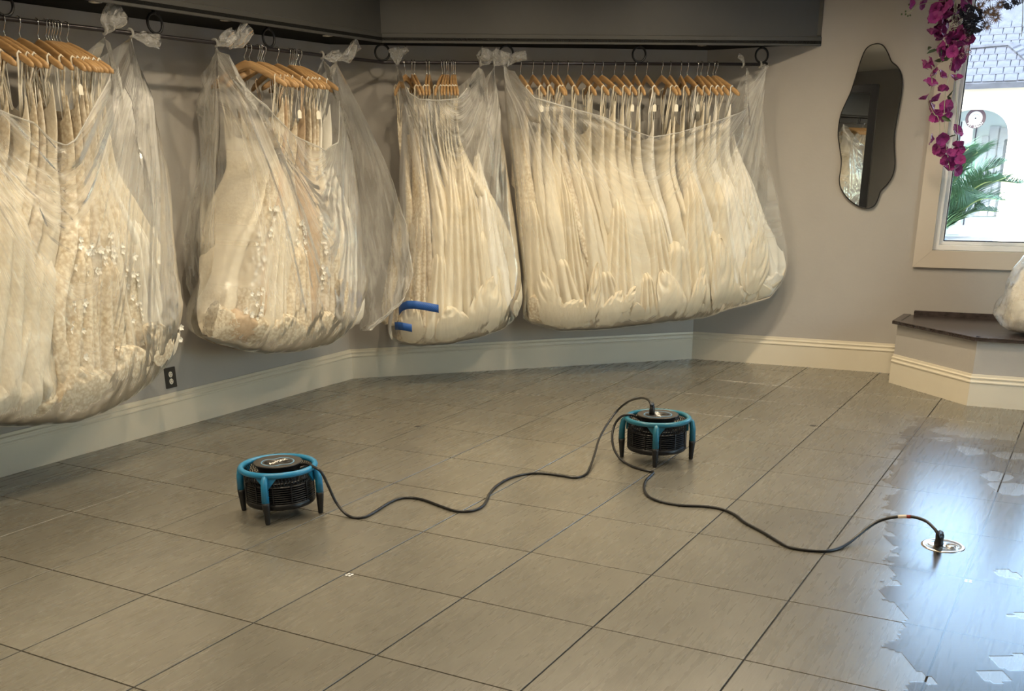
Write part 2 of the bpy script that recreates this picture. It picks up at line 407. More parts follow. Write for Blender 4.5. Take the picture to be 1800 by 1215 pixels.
# floor: dark grout bed and single tiles
floor = tag(MB().prism([(p.x, p.y) for p in ROOM][::-1], -.12, -.004).build('floor', M['grout']), kind='structure')
TS = .508; GO = Vector((-1.9453, 4.3154, 0)); G1 = Vector((.87047, -.49223, 0)); G2 = Vector((-.49223, -.87047, 0))
def clip(poly, A, B):
    """keep the part of poly on the room side (right of A->B)."""
    out = []; d = B - A; nrm = Vector((d.y, -d.x, 0))
    for i in range(len(poly)):
        p, q = poly[i], poly[(i + 1) % len(poly)]; a = (p - A).dot(nrm); b = (q - A).dot(nrm)
        if a >= 0: out.append(p)
        if (a >= 0) != (b >= 0): out.append(p + (q - p) * (a / (a - b)))
    return out
gap = .0027; sq = [(gap, gap), (TS - gap, gap), (TS - gap, TS - gap), (gap, TS - gap)]
def tile_mesh(poly, name='tile'):
    """poly in tile coordinates, top at z=0 with a small chamfer."""
    n = len(poly); cx = sum(p[0] for p in poly) / n; cy = sum(p[1] for p in poly) / n
    mb = MB(); ins = [(lerp(p[0], cx, .003), lerp(p[1], cy, .003)) for p in poly]
    mb.add([(p[0], p[1], -.008) for p in poly] + [(p[0], p[1], -.0012) for p in poly] + [(p[0], p[1], 0) for p in ins],
           [tuple(range(2 * n, 3 * n))] + [(i, (i + 1) % n, n + (i + 1) % n, n + i) for i in range(n)] + [(n + i, n + (i + 1) % n, 2 * n + (i + 1) % n, 2 * n + i) for i in range(n)])
    return mb
full = tile_mesh(sq).mesh('tile', M['tile'])
GMAT = Matrix(((G1.x, G2.x, 0), (G1.y, G2.y, 0), (0, 0, 1))).to_4x4()
rest = MB(); ntile = 0
def in_view(c):
    d = c - CAM
    if d.dot(FWD) < .5: return False
    x, y = project(c); return -330 < x < 2130 and y < 1600
for i in range(-16, 20):
    for j in range(-14, 20):
        o = GO + G1 * (i * TS) + G2 * (j * TS); poly = [o + G1 * a + G2 * b for a, b in sq]; whole = True
        for k in range(5):
            n0 = len(poly); q = clip(poly, ROOM[k], ROOM[(k + 1) % 5])
            if len(q) != n0 or any((a - b).length > 1e-7 for a, b in zip(q, poly)): whole = False
            poly = q
            if len(poly) < 3: break
        if len(poly) < 3: continue
        c = sum(poly, Vector()) / len(poly)
        if in_view(c) and ntile < 298:
            if whole: me = full
            else:
                loc = [((p - o).dot(G1), (p - o).dot(G2)) for p in poly]
                ar = abs(sum(loc[a][0] * loc[(a + 1) % len(loc)][1] - loc[(a + 1) % len(loc)][0] * loc[a][1] for a in range(len(loc)))) / 2
                if ar < .0006: continue
                me = tile_mesh(loc).mesh('tile', M['tile'])
            t = link('tile', me, floor); mt = GMAT.copy(); mt.translation = o; t.matrix_world = mt; t.matrix_parent_inverse = Matrix(); ntile += 1
        else:
            rest.add([Vector((p.x, p.y, -.0001)) for p in poly], [tuple(range(len(poly)))])
ro = rest.build('tile_field', M['tile'], floor); ro['kind'] = 'stuff'

# baseboards
BBH = .206
prof = [(0, 0), (.016, 0), (.016, .150), (.0205, .153), (.0205, .160), (.015, .166), (.013, .176), (.0165, .180), (.0165, .186), (.010, .192), (.008, BBH), (0, BBH)]
def baseboard(name, pts):
    """pts: list of (point, outward normal with mitre scale)."""
    o = MB().sweep(prof, pts).build(name, M['base']); autosmooth(o, 30); return tag(o, kind='structure')
def mit(n1, n2):
    b = (n1 + n2); return b / (1 + n1.dot(n2))
P3 = lambda c: Vector((c[0], c[1], 0))
bt = WL.n.copy()
baseboard('baseboard_left', [(WL.P(-12, .001, 0), WL.n), (P3(LMc) + mit(WL.n, WM.n) * .001, mit(WL.n, WM.n))])
baseboard('baseboard_middle', [(P3(LMc) + mit(WL.n, WM.n) * .001, mit(WL.n, WM.n)), (P3(MRc) + mit(WM.n, WR.n) * .001, mit(WM.n, WR.n))])

# platform under the window: outline from the photograph's floor line
pA = at_z(1561.5, 672.5); pB = at_z(1698.7, 713.2); pC = at_z(1800, 721.5)
sA, wA = WR.sw(pA); sB, wB = WR.sw(pB); sC, wC = WR.sw(pC)
dirC = (pC - pB).normalized(); pD = pB + dirC * 1.9
sD, wD = WR.sw(pD)
baseboard('baseboard_right', [(P3(MRc) + mit(WM.n, WR.n) * .001, mit(WM.n, WR.n)), (WR.P(sA + .02, .001, 0), WR.n)])
def seg_n(a, b):
    d = (b - a).normalized(); return Vector((d.y, -d.x, 0))
# ------------------------------------------------------------------ platform
plat = empty('window_platform', pB); tag(plat, 'low grey platform with dark wooden top under the window', 'platform')
q0 = WR.P(sA, .0, 0)
inn = .018
n1 = seg_n(pA, pB); n2 = seg_n(pB, pD); nb = mit(n1, n2)
bA = pA - n1 * inn; bB = pB - nb * inn; bD = pD - n2 * inn
TOPZ = None
# height of the top from the front corner's vertical
best = 9
for k in range(400):
    z = .2 + k * .001; x, y = project(Vector((bB.x, bB.y, z)) + nb * .03)
    if abs(y - 594) < best: best = abs(y - 594); TOPZ = z
def local(o, parent):
    """parent without moving: shift the mesh into the parent's frame."""
    o.parent = parent; o.matrix_parent_inverse = Matrix.Translation(-Vector(parent.location)); return o
bodypoly = [WR.P(WR.sw(bA)[0], .003, 0), bA, bB, bD, WR.P(WR.sw(bD)[0], .003, 0)]
local(MB().prism([(p.x, p.y) for p in bodypoly][::-1], 0, TOPZ - .02).build('body', M['wall']), plat)
bp = [(WR.P(sA, .012, 0), (pA - q0).normalized().cross(Vector((0, 0, 1)))), ]
nE = -WR.e
o = MB().sweep([(d, z * .94) for d, z in prof], [(bA + n1 * .0, n1), (bB, nb), (bD, n2)]).build('skirting', M['base']); autosmooth(o, 30); local(o, plat)
ov = .030
tA = bA + n1 * ov - WR.e * .012; tB = bB + nb * ov; tD = bD + n2 * ov
toppoly = [WR.P(WR.sw(tA)[0] + .03, .004, 0), tA, tB, tD, WR.P(WR.sw(tD)[0], .004, 0)]
mbt = MB().prism([(p.x, p.y) for p in toppoly][::-1], TOPZ - .020, TOPZ - .003)
local(mbt.build('top_panel', M['darkwood']), plat)
# raised frame boards of the top, each a part
def board(a, b, wd, z, parent, name='frame_board', h=.012):
    d = (b - a); L = d.length; d.normalize(); nn = Vector((d.y, -d.x, 0)); c = (a + b) / 2 - nn * (wd / 2)
    return local(MB().box(Vector((c.x, c.y, z)), L, wd, h, d, nn, Vector((0, 0, 1)), .003).build(name, M['darkwood'], None), parent)
board(tA, tB, .05, TOPZ - .004, plat); board(tB, tD, .05, TOPZ - .004, plat)
board(toppoly[0], tA, .05, TOPZ - .0042, plat)
bk0 = WR.P(WR.sw(tA)[0] + .10, .022, TOPZ + .012); bk1 = WR.P(sD, .022, TOPZ + .012)
local(MB().box((bk0 + bk1) / 2, (bk1 - bk0).length, .024, .035, WR.e, WR.n, Vector((0, 0, 1)), .003).build('back_lip', M['darkwood']), plat)

# ------------------------------------------------------------------ window in the right wall
win = empty('window_1', WR.P((WIN[0] + WIN[1]) / 2, 0, WIN[2])); tag(win, kind='structure')
def wbox(name, s0, s1, z0, z1, w0, w1, mat, parent=win, wall=WR, bev=.003):
    return local(MB().box(wall.P((s0 + s1) / 2, (w0 + w1) / 2, (z0 + z1) / 2), s1 - s0, w1 - w0, z1 - z0, wall.e, wall.n, Vector((0, 0, 1)), bev).build(name, mat), parent)
a, b, c, d = WIN
def mitred(name, q, w0, w1, mat):
    """board with mitred ends: q = four (s,z) corners."""
    vs = [WR.P(s, w, z) for w in (w0, w1) for s, z in q]
    return local(MB().add(vs, [(3, 2, 1, 0), (4, 5, 6, 7)] + [(i, (i + 1) % 4, 4 + (i + 1) % 4, 4 + i) for i in range(4)]).build(name, mat), win)
g_ = .0008
mitred('casing_board', [(a - CAS, c - CAS + g_), (a, c + g_), (a, d - g_), (a - CAS, d + CAS - g_)], 0, .022, M['casing'])
mitred('casing_board', [(b, c + g_), (b + CAS, c - CAS + g_), (b + CAS, d + CAS - g_), (b, d - g_)], 0, .022, M['casing'])
mitred('casing_board', [(a - CAS + g_, c - CAS), (b + CAS - g_, c - CAS), (b - g_, c), (a + g_, c)], 0, .022, M['casing'])
mitred('casing_board', [(a + g_, d), (b - g_, d), (b + CAS - g_, d + CAS), (a - CAS + g_, d + CAS)], 0, .022, M['casing'])
fw = .034
for k, (s0, s1, z0, z1) in enumerate([(a, a + fw, c, d), (b - fw, b, c, d), (a + fw, b - fw, c, c + fw), (a + fw, b - fw, d - fw, d)]):
    wbox('sash_frame', s0, s1, z0, z1, -.10, -.012, M['sash'])
f2 = .022
for (s0, s1, z0, z1) in [(a + fw, a + fw + f2, c + fw, d - fw), (b - fw - f2, b - fw, c + fw, d - fw), (a + fw + f2, b - fw - f2, c + fw, c + fw + f2), (a + fw + f2, b - fw - f2, d - fw - f2, d - fw)]:
    wbox('sash_bead', s0, s1, z0, z1, -.085, -.04, M['sash'])
f3 = fw + f2
for (s0, s1, z0, z1) in [(a + f3, a + f3 + .007, c + f3, d - f3), (b - f3 - .007, b - f3, c + f3, d - f3), (a + f3, b - f3, c + f3, c + f3 + .007), (a + f3, b - f3, d - f3 - .007, d - f3)]:
    wbox('glazing_seal', s0, s1, z0, z1, -.074, -.060, M['gasket'], bev=0)
wbox('pane', a + f3, b - f3, c + f3, d - f3, -.069, -.065, M['glass'], bev=0)

# storefront windows in the side wall
for k, (s0, s1, z0, z1) in enumerate(STORE):
    st = empty('window_%d' % (k + 2), WS.P((s0 + s1) / 2, 0, z0)); tag(st, kind='structure')
    for (a_, b_, c_, d_) in [(s0, s0 + .06, z0, z1), (s1 - .06, s1, z0, z1), (s0 + .06, s1 - .06, z0, z0 + .06), (s0 + .06, s1 - .06, z1 - .06, z1)]:
        wbox('sash_frame', a_, b_, c_, d_, -.10, -.03, M['sash'], st, WS)
    wbox('pane', s0 + .06, s1 - .06, z0 + .06, z1 - .06, -.069, -.065, M['glass'], st, WS, 0)

# ------------------------------------------------------------------ soffit
UZ = 2.140
fB = at_z(672, 75, UZ); fR = at_z(1443, 80.5, UZ); fL = WL.P(-12, .455, UZ)
sR_ = WR.sw(fR)[0]; fR = WR.P(sR_, .004, UZ)
def flat(p): return Vector((p.x, p.y, 0))
pl = [flat(fL), flat(fB), flat(fR), P3(MRc) + mit(WM.n, WR.n) * .003, P3(LMc) + mit(WL.n, WM.n) * .003, WL.P(-12, .003, 0)]
soff = empty('soffit', flat(fB)); tag(soff, kind='structure')
poly2 = [(p.x, p.y) for p in pl][::-1]
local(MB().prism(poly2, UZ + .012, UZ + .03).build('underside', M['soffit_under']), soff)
nLf = seg_n(flat(fL), flat(fB)); nMf = seg_n(flat(fB), flat(fR)); mB = mit(nLf, nMf)
fprof = [(-.02, UZ - UZ + 0), (0, 0), (0, .052), (-.006, .055), (-.006, CEIL - UZ - .002), (-.02, CEIL - UZ - .002)]
def fascia(name, p0, n0, p1, n1_):
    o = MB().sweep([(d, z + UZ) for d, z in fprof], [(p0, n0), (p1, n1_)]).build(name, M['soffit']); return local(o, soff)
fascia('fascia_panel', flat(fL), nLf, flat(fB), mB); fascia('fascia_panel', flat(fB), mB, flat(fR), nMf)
# side return strip at the free right end
wbox('end_stile', sR_ - .035, sR_ - .004, UZ + .06, CEIL - .004, .004, .018, M['soffit'], soff)
# little puck lights under the soffit (switched off)
for k, (px, py) in enumerate([(168, 3.5), (397, 36), (576, 63), (1234, 80)]):
    p = at_z(px, py, UZ + .008)
    pk = empty('puck_light', (p.x, p.y, UZ + .0115)); tag(pk, 'small chrome puck light under the soffit, %s from the left' % ORD[k], 'light', 'puck lights under the soffit')
    MB().lathe([(.030, 0), (.032, -.004), (.024, -.007), (.022, -.004)], n=20).build('trim_ring', M['chrome'], pk, True)
    MB().lathe([(.022, -.002), (.010, -.006), (0.0001, -.007)], n=20).build('lens', M['socket'], pk, True)

# ------------------------------------------------------------------ rod and rings
RZ = 2.036
rodpx = [(-420, -18), (-200, 8.5), (30, 37.5), (180, 52.5), (330, 68), (460, 84), (560, 97), (630, 107)]
rodM = [(700, 110.5), (850, 111), (1000, 111.5), (1150, 112), (1346, 112.5)]
def fitline(wall, pts):
    q = [wall.sw(at_z(x, y, RZ)) for x, y in pts]; n = len(q); ms = sum(a for a, _ in q) / n; mw = sum(b for _, b in q) / n
    k = sum((a - ms) * (b - mw) for a, b in q) / sum((a - ms) ** 2 for a, _ in q); return ms, mw, k
lms, lmw, lk = fitline(WL, rodpx[2:7]); mms, mmw, mk = fitline(WM, rodM)
def rodw_L(s): return lmw + lk * .5 * (s - lms)
def rodw_M(s): return mmw + mk * .7 * (s - mms)
def rod_pt(wall, s): return wall.P(s, rodw_L(s) if wall is WL else rodw_M(s), RZ)
sEndM = WM.sw(at_z(1346, 112.5, RZ))[0]
# bend: intersection of the two lines
bend = None; bb = 9
for k in range(2000):
    s = -.6 + k * .0005; p = rod_pt(WL, s); s2, w2 = WM.sw(p); dd = abs(w2 - rodw_M(s2))
    if dd < bb: bb = dd; bend = p; sbL = s; sbM = s2
def rod_s(wall, px):
    lo, hi = (-7, sbL) if wall is WL else (sbM, sEndM)
    for _ in range(50):
        m = (lo + hi) / 2
        d = rod_pt(wall, m) - CAM
        x = project(rod_pt(wall, m))[0] if d.dot(FWD) > .2 else -9999
        if x < px: lo = m
        else: hi = m
    return (lo + hi) / 2
rod = empty('clothes_rail', bend); tag(rod, 'long dark metal clothes rail bent at the wall corner under the soffit', 'rail')
pp = [rod_pt(WL, s) for s in (-6.5, -4, -2, -1)] + [rod_pt(WL, sbL - .06), rod_pt(WL, sbL - .02), bend.lerp((rod_pt(WL, sbL - .02) + rod_pt(WM, sbM + .02)) / 2, .5), rod_pt(WM, sbM + .02), rod_pt(WM, sbM + .06), rod_pt(WM, 1.2), rod_pt(WM, sEndM - .02)]
local(MB().tube(pp, .0105, 12).build('rail_bar', M['rod'], None, True), rod)
e0 = rod_pt(WM, sEndM - .02); e1 = rod_pt(WM, sEndM + .03)
local(MB().tube([e0, e0.lerp(e1, .35), e0.lerp(e1, .7), e1], [.011, .0125, .018, .012], 12).build('finial', M['ring'], None, True), rod)
RINGS = [(WL, 10), (WL, 275), (WL, 474), (WM, 640), (WM, 890), (WM, 1123), (WM, 1338)]
for k, (wall, px) in enumerate(RINGS):
    s = rod_s(wall, px); c = rod_pt(wall, s) + Vector((0, 0, .0105 + .046)); R_ = .0455
    rg = empty('rail_ring', (c.x, c.y, UZ + .012)); tag(rg, 'black iron ring holding the clothes rail, %s from the left' % ORD[k], 'ring', 'iron rings of the clothes rail')
    o = MB().tube([c + wall.e * (R_ * math.cos(q)) + Vector((0, 0, R_ * math.sin(q))) for q in [2 * math.pi * i / 28 for i in range(28)]], .0068, 10, True).build('hoop', M['ring'], None, True); local(o, rg)
    o = MB().lathe([(.011, UZ + .012 - .001), (.011, c.z + R_ - .004), (.001, c.z + R_ - .005)], (c.x, c.y, 0), 12).build('stem', M['ring'], None, True); local(o, rg)

# ------------------------------------------------------------------ wall outlet
osz = WL.sz(299.5, 664); oz = .285
oe = empty('wall_outlet', WL.P(osz[0], 0, .285)); tag(oe, 'dark two-socket outlet plate on the left wall above the baseboard', 'outlet')
c0 = WL.sz(299, 664)
sc_, zc_ = c0
local(MB().box(WL.P(sc_, .003, zc_), .078, .006, .118, WL.e, WL.n, Vector((0, 0, 1)), .002).build('cover_plate', M['plate']), oe)
for dz in (.019, -.021):
    mb = MB(); ring = []
    for k in range(20):
        q = 2 * math.pi * k / 20; ring.append(WL.P(sc_ + .014 * math.cos(q), .006, zc_ + dz + .0165 * math.sin(q)))
    mb.add(ring + [p + WL.n * .002 for p in ring], [tuple(range(19, -1, -1)), tuple(range(20, 40))] + [(i, (i + 1) % 20, 20 + (i + 1) % 20, 20 + i) for i in range(20)])
    so = local(mb.build('socket', M['socket']), oe)
    for (ds, dzz, w_, h_) in ((-.0055, .004, .0022, .008), (.0055, .004, .0022, .007), (0, -.008, .005, .005)):
        x = MB().box(WL.P(sc_ + ds, .0084, zc_ + dz + dzz), w_, .0012, h_, WL.e, WL.n, Vector((0, 0, 1))).build('slot', M['plate'])
        x.parent = so

# ------------------------------------------------------------------ ceiling downlights
LSP = [(WL, -6.6, 1.7), (WL, -5.0, 1.7), (WL, -3.5, 1.6), (WL, -2.2, 1.6), (WL, -1.0, 1.6), (WM, 1.3, 1.7), (WM, 2.3, 1.7), (WR, 1.7, 2.3), (WL, -4.2, 3.6), (WL, -6.2, 3.8), (WM, 1.9, 3.6), (WL, -8.6, 3.6), (WL, -8.4, 5.6)]
for k, (wall, s, w_) in enumerate(LSP):
    p = wall.P(s, w_, CEIL)
    e_ = empty('ceiling_downlight', p); tag(e_, 'round recessed warm ceiling downlight above the shop floor', 'light', 'ceiling downlights')
    MB().lathe([(.075, -.001), (.078, -.006), (.060, -.010), (.058, -.002)], n=24).build('trim_ring', M['sash'], e_, True)
    MB().lathe([(.058, -.003), (.001, -.003)], n=24).build('lens', M['lens'], e_)
    ld = bpy.data.lights.new('downlight', 'AREA'); ld.shape = 'DISK'; ld.size = .11; ld.energy = LAMP_W; ld.color = (1, .83, .58); ld.spread = math.radians(150)
    lo = bpy.data.objects.new('downlight_lamp', ld); COL.objects.link(lo); lo.parent = e_; lo.location = (0, 0, -.015)

# ================================================================== HANGERS, GOWNS AND PLASTIC BAGS
def arm_z(x): return -.088 - .105 * (abs(x) / .215) ** 1.25
def hanger_meshes():
    hk = [(0, 0, -.100), (0, 0, -.066), (-.006, 0, -.050), (.004, 0, -.034), (.0135, 0, -.016), (.0165, 0, 0), (.0115, 0, .0118), (0, 0, .0165), (-.0115, 0, .0118), (-.0165, 0, 0), (-.0140, 0, -.009)]
    hook = MB().tube(hk, .0021, 6).mesh('hook', M['chrome'], True)
    vs = []; fs = []; N = 26
    for i in range(N + 1):
        x = -.222 + .444 * i / N; a = abs(x) / .222
        z = arm_z(x); h = lerp(.040, .030, a); bow = .016 * a * a
        if a > .96: h *= .62
        th = lerp(.0065, .0085, a) * (1 if a < .97 else .6)
        sec = [(-th, .3 * h), (-th * .6, .5 * h), (th * .6, .5 * h), (th, .3 * h), (th, -.3 * h), (th * .6, -.5 * h), (-th * .6, -.5 * h), (-th, -.3 * h)]
        vs += [(x, y + bow, z + q) for y, q in sec]
    for i in range(N):
        for k in range(8): fs.append((i * 8 + k, i * 8 + (k + 1) % 8, i * 8 + 8 + (k + 1) % 8, i * 8 + 8 + k))
    fs += [tuple(range(7, -1, -1)), tuple(N * 8 + k for k in range(8))]
    wood = MB().add(vs, fs).mesh('wooden_arms', M['wood'], True)
    return hook, wood
HOOK, ARMS = hanger_meshes()
TAGM = MB().add([(-.012, -.0006, 0), (.012, -.0006, 0), (.012, -.0006, .034), (.005, -.0006, .044), (-.005, -.0006, .044), (-.012, -.0006, .034),
                 (-.012, .0006, 0), (.012, .0006, 0), (.012, .0006, .034), (.005, .0006, .044), (-.005, .0006, .044), (-.012, .0006, .034)],
                [(5, 4, 3, 2, 1, 0), (6, 7, 8, 9, 10, 11)] + [(i, (i + 1) % 6, 6 + (i + 1) % 6, 6 + i) for i in range(6)]).mesh('price_tag', M['tagpaper'])

def clear_w(wall, s, w):
    """keep a point off the neighbouring wall where the room turns (both corners are concave)."""
    k = s * 1.014 if wall is WL else (s - 2.610) * .853
    m = .026 + max(0.0, k)
    if k <= 0 or w > .75: return max(w, .022)
    return m + max(0.0, w - .026) * max(.12, (.66 - m)) / .634
def sz_clear(wall, x, y, w):
    ww = w
    for _ in range(14): ss, z = wall.sz(x, y, ww); ww = .5 * (ww + clear_w(wall, ss, w))
    return ss, z
def PC(wall, s, w, z): return wall.P(s, clear_w(wall, s, w), z)
class Bag:
    def __init__(self, wall, w0, dwf, left, right, bottom, top, wbot=None, rimw=.30):
        """left, right, bottom: pixel outlines; top: (u, px, py, w-offset kind) with kind 'k' (knot on the rail) or 'r' (front rim)."""
        self.wall = wall; self.w0 = w0; self.dwf = dwf; self.rimw = rimw
        self.rw = rodw_L if wall is WL else rodw_M
        def prof(l): return sorted([(z, s) for s, z in (sz_clear(wall, x, y, w0) for x, y in l)])
        self.L = prof(left); self.R = prof(right)
        bt = [sz_clear(wall, x, y, w0 + dwf * .45) for x, y in bottom]; bt.sort()
        s0, s1 = bt[0][0], bt[-1][0]; self.bt = bt
        self.B = [((s - s0) / (s1 - s0), s, z) for s, z in bt]
        self.T = []
        for u, x, y, k in top:
            if k == 'k':
                s = rod_s(wall, x); self.T.append((u, s, self.rw(s) + .004, RZ - .018))
            else:
                ww = w0 + dwf * k; s, z = wall.sz(x, y, ww); self.T.append((u, s, ww, z))
    def sl(self, z): return interp(self.L, z)[0]
    def sr(self, z): return interp(self.R, z)[0]
    def zb(self, s): return interp(self.bt, s)[0]
    def cap(self, u):
        x = abs(2 * u - 1); return max(0.0, 1 - x ** 2.6) ** .42
    def inside(self, p, m=.012):
        wall = self.wall; s, w = wall.sw(p); a, b = self.sl(p.z) + m, self.sr(p.z) - m; s = min(max(s, a), b)
        zb = self.zb(min(max(s, self.bt[0][0]), self.bt[-1][0])) + m; z = max(p.z, zb); H = max(.3, RZ - .25 - zb)
        x = min(1.0, (z - zb) / (.20 * H)); r = math.sqrt(max(0.0, 1 - (1 - x) ** 2)); c = self.cap(min(1, max(0, (s - self.sl(z)) / max(.01, self.sr(z) - self.sl(z)))))
        w = min(w, self.w0 + self.dwf * c * (.25 + .75 * r) - m); w = max(w, self.w0 - (self.w0 - .035) * max(.25, c * r))
        return wall.P(s, w, z)
    def wf(self, s, z):
        a, b = self.sl(z), self.sr(z); u = min(1, max(0, (s - a) / max(.01, b - a)))
        return self.w0 + self.dwf * self.cap(u)
def tension(B, s, z):
    """angle round the nearer knot and distance from it: the lines a hanging film is pulled into."""
    kl, kr = B.T[0][1], B.T[-1][1]; zk = RZ; t = (s - kl) / (kr - kl)
    pl_ = math.atan2(zk - z, max(.004, s - kl + .03)); pr_ = math.atan2(zk - z, max(.004, kr + .03 - s))
    return lerp(pl_, pr_, sstep(.15, .85, t)), math.hypot(min(s - kl, kr - s), zk - z)
def bag_surface(B, seed, u, v, back=False, amp=1.0, off=0.0, want_uv=False):
    s0, w0_, z0 = interp(B.T, u); sb, zb = interp(B.B, u)
    if back:
        kb = sstep(0, .34, RZ - .05 - z0) * sstep(.0, .2, u) * sstep(0, .2, 1 - u)
        w0_ = lerp(w0_ if z0 > RZ - .05 else min(w0_, B.w0 + .05), B.w0 - .18, kb); z0 = z0 + .10 * kb
    zc = lerp(z0, zb, v)
    H = max(.05, z0 - zb); dist = z0 - zc
    h = sstep(0, .62, dist / 1.25 + .02) if z0 > RZ - .05 else sstep(0, .55, dist / 1.25 + .12)
    env = lerp(B.sl(zc), B.sr(zc), u)
    s = lerp(s0, env, h); s = lerp(s, sb, sstep(.78, 1, v))
    c = B.cap(u); rnd = 1.0
    if v > .80: rnd = math.sqrt(max(0, 1 - ((v - .80) / .20) ** 2))
    if back: wb = B.w0 - (B.w0 - .035) * c * rnd
    else: wb = B.w0 + B.dwf * c * (.55 + .45 * sstep(0, .5, v)) * (.25 + .75 * rnd) if rnd < 1 else B.w0 + B.dwf * c * (.55 + .45 * sstep(0, .5, v))
    wb = lerp(w0_, wb, sstep(0, .35, dist / .9) if z0 > RZ - .05 else sstep(-.25, .45, dist / .9))
    # pleats running down from the knots, swags under the rim, crumples at the bottom
    qa, qd = tension(B, s, zc)
    if want_uv: return (qa / 1.5708, qd / 2.2)
    k1 = noise.noise((qa * 13 + seed, qd * .7, seed + (u > .5) * 5)) + .55 * noise.noise((qa * 34, qd * .9 + seed, 3.1)) + .3 * noise.noise((qa * 80, qd, seed))
    pl = (.016 * sstep(0, .18, v) * (1 - .8 * v)) * k1
    mid = sstep(.05, .3, u) * sstep(.05, .3, 1 - u)
    ph = dist / .085 + 2.2 * noise.noise((u * 3 + seed, dist * 4, 7))
    sw = .010 * math.sin(2 * math.pi * ph) * math.exp(-dist / .22) * mid if z0 < RZ - .06 else 0
    cr = (.016 * noise.noise((s * 7, zc * 7, seed)) + .008 * noise.noise((s * 22, zc * 22, seed))) * (.25 + .75 * sstep(.5, .95, v))
    w = wb + (0 if back else amp * (pl + sw + cr)) + off * c
    s += amp * .006 * noise.noise((u * 20, v * 6, seed + 9))
    return PC(B.wall, s, w, zc)
def build_bag(B, name, label, seed, nu=190, nv=110, origin=None):
    c = B.wall.P((B.T[0][1] + B.T[-1][1]) / 2, B.w0, RZ)
    root = empty(name, c); tag(root, label, 'plastic bag', 'clear plastic gown bags tied to the rail')
    fr = MB().grid(lambda u, v: bag_surface(B, seed, u, v), nu, nv); fr.uv = [bag_surface(B, seed, i / nu, j / nv, want_uv=True) for j in range(nv + 1) for i in range(nu + 1)]; o = fr.build('front_sheet', M['filmmilky' if B.wall is WL else 'film'], None, True, False); local(o, root)
    bk = MB().grid(lambda u, v: bag_surface(B, seed, u, v, True), 60, 50); o = bk.build('back_sheet', M['film'], None, True, False); local(o, root)
    us = [i / 150 for i in range(151)]
    rim = [bag_surface(B, seed, u, .0) + B.wall.n * .002 for u in us if interp(B.T, u)[2] < RZ - .16 and .1 < u < .87]
    o = MB().tube(rim, [.0026 + .005 * abs(noise.noise((i * .13, seed, 0))) for i in range(len(rim))], 6).build('rim', M['filmknot'], None, True); local(o, root)
    return root
def knot(root, wall, px, tail, seed, w=.036):
    """gathered plastic tied round the rail at px with a loose tail going through the pixel points."""
    s = rod_s(wall, px); c = rod_pt(wall, s); k = empty('tie', c); 
    bpy.data.objects.remove(k)
    path = [c + wall.n * (.017 * math.cos(q)) + Vector((0, 0, .017 * math.sin(q))) + wall.e * (.006 * math.sin(q * .5 + seed)) for q in [-1.9 + 5.6 * i / 22 for i in range(23)]]
    mb = MB().tube(path, [.006 + .003 * abs(noise.noise((i * .4, seed, 1))) for i in range(23)], 8); mb.uv = None
    o = mb.build('knot', M['filmknot'], None, True); local(o, root)
    pts = [c + wall.n * .016 + Vector((0, 0, -.014))] + [None] * len(tail)
    for i, (x, y) in enumerate(tail):
        ss, z = wall.sz(x, y, B_rod(wall, s) + .03 + .01 * i); pts[i + 1] = wall.P(ss, B_rod(wall, s) + .03 + .01 * i, z)
    # ribbon sheet along pts, widening, with gathers
    def f(u, v):
        t = v * (len(pts) - 1); i = min(int(t), len(pts) - 2); p = pts[i].lerp(pts[i + 1], t - i)
        d = (pts[i + 1] - pts[i]).normalized(); sd = d.cross(wall.n).normalized(); wd = w * (.16 + .95 * math.sin(min(1.0, v * 1.25) * math.pi * .62))
        q = u * 2 * math.pi; g = noise.noise((math.cos(q) * 1.6 + seed, math.sin(q) * 1.6, v * 3))
        return p + sd * (math.cos(q) * wd * (1 + .45 * g)) + wall.n * (math.sin(q) * wd * .42 * (1 + .6 * g) + .010 * g)
    mb = MB().grid(f, 28, 18); o = mb.build('loose_end', M['filmtail'], None, True, False); local(o, root)
def B_rod(wall, s): return rodw_L(s) if wall is WL else rodw_M(s)
def flap(root, wall, inner, outer, w_in, w_out, seed, nu=46, nv=80):
    """loose side sheet between two pixel outlines (same number of points)."""
    A = [sz_clear(wall, x, y, w_in) for x, y in inner]; C = [sz_clear(wall, x, y, w_out) for x, y in outer]
    def f(u, v):
        t = v * (len(A) - 1); i = min(int(t), len(A) - 2); t -= i
        a = (lerp(A[i][0], A[i + 1][0], t), lerp(A[i][1], A[i + 1][1], t)); c = (lerp(C[i][0], C[i + 1][0], t), lerp(C[i][1], C[i + 1][1], t))
        s, z = lerp(a[0], c[0], u), lerp(a[1], c[1], u); w = lerp(w_in, w_out, u) + .05 * math.sin(u * math.pi) * sstep(0, .3, v)
        w += .022 * sstep(0, .2, v) * (noise.noise((u * 9 + seed, v * 2.2, seed)) + .8 * noise.noise((s * 14, z * 14, seed)) * sstep(.2, .9, v))
        return PC(wall, s + .008 * noise.noise((z * 9, seed, u * 3)), w, z)
    o = MB().grid(f, nu, nv).build('side_flap', M['filmflap'], None, True, False); local(o, root)

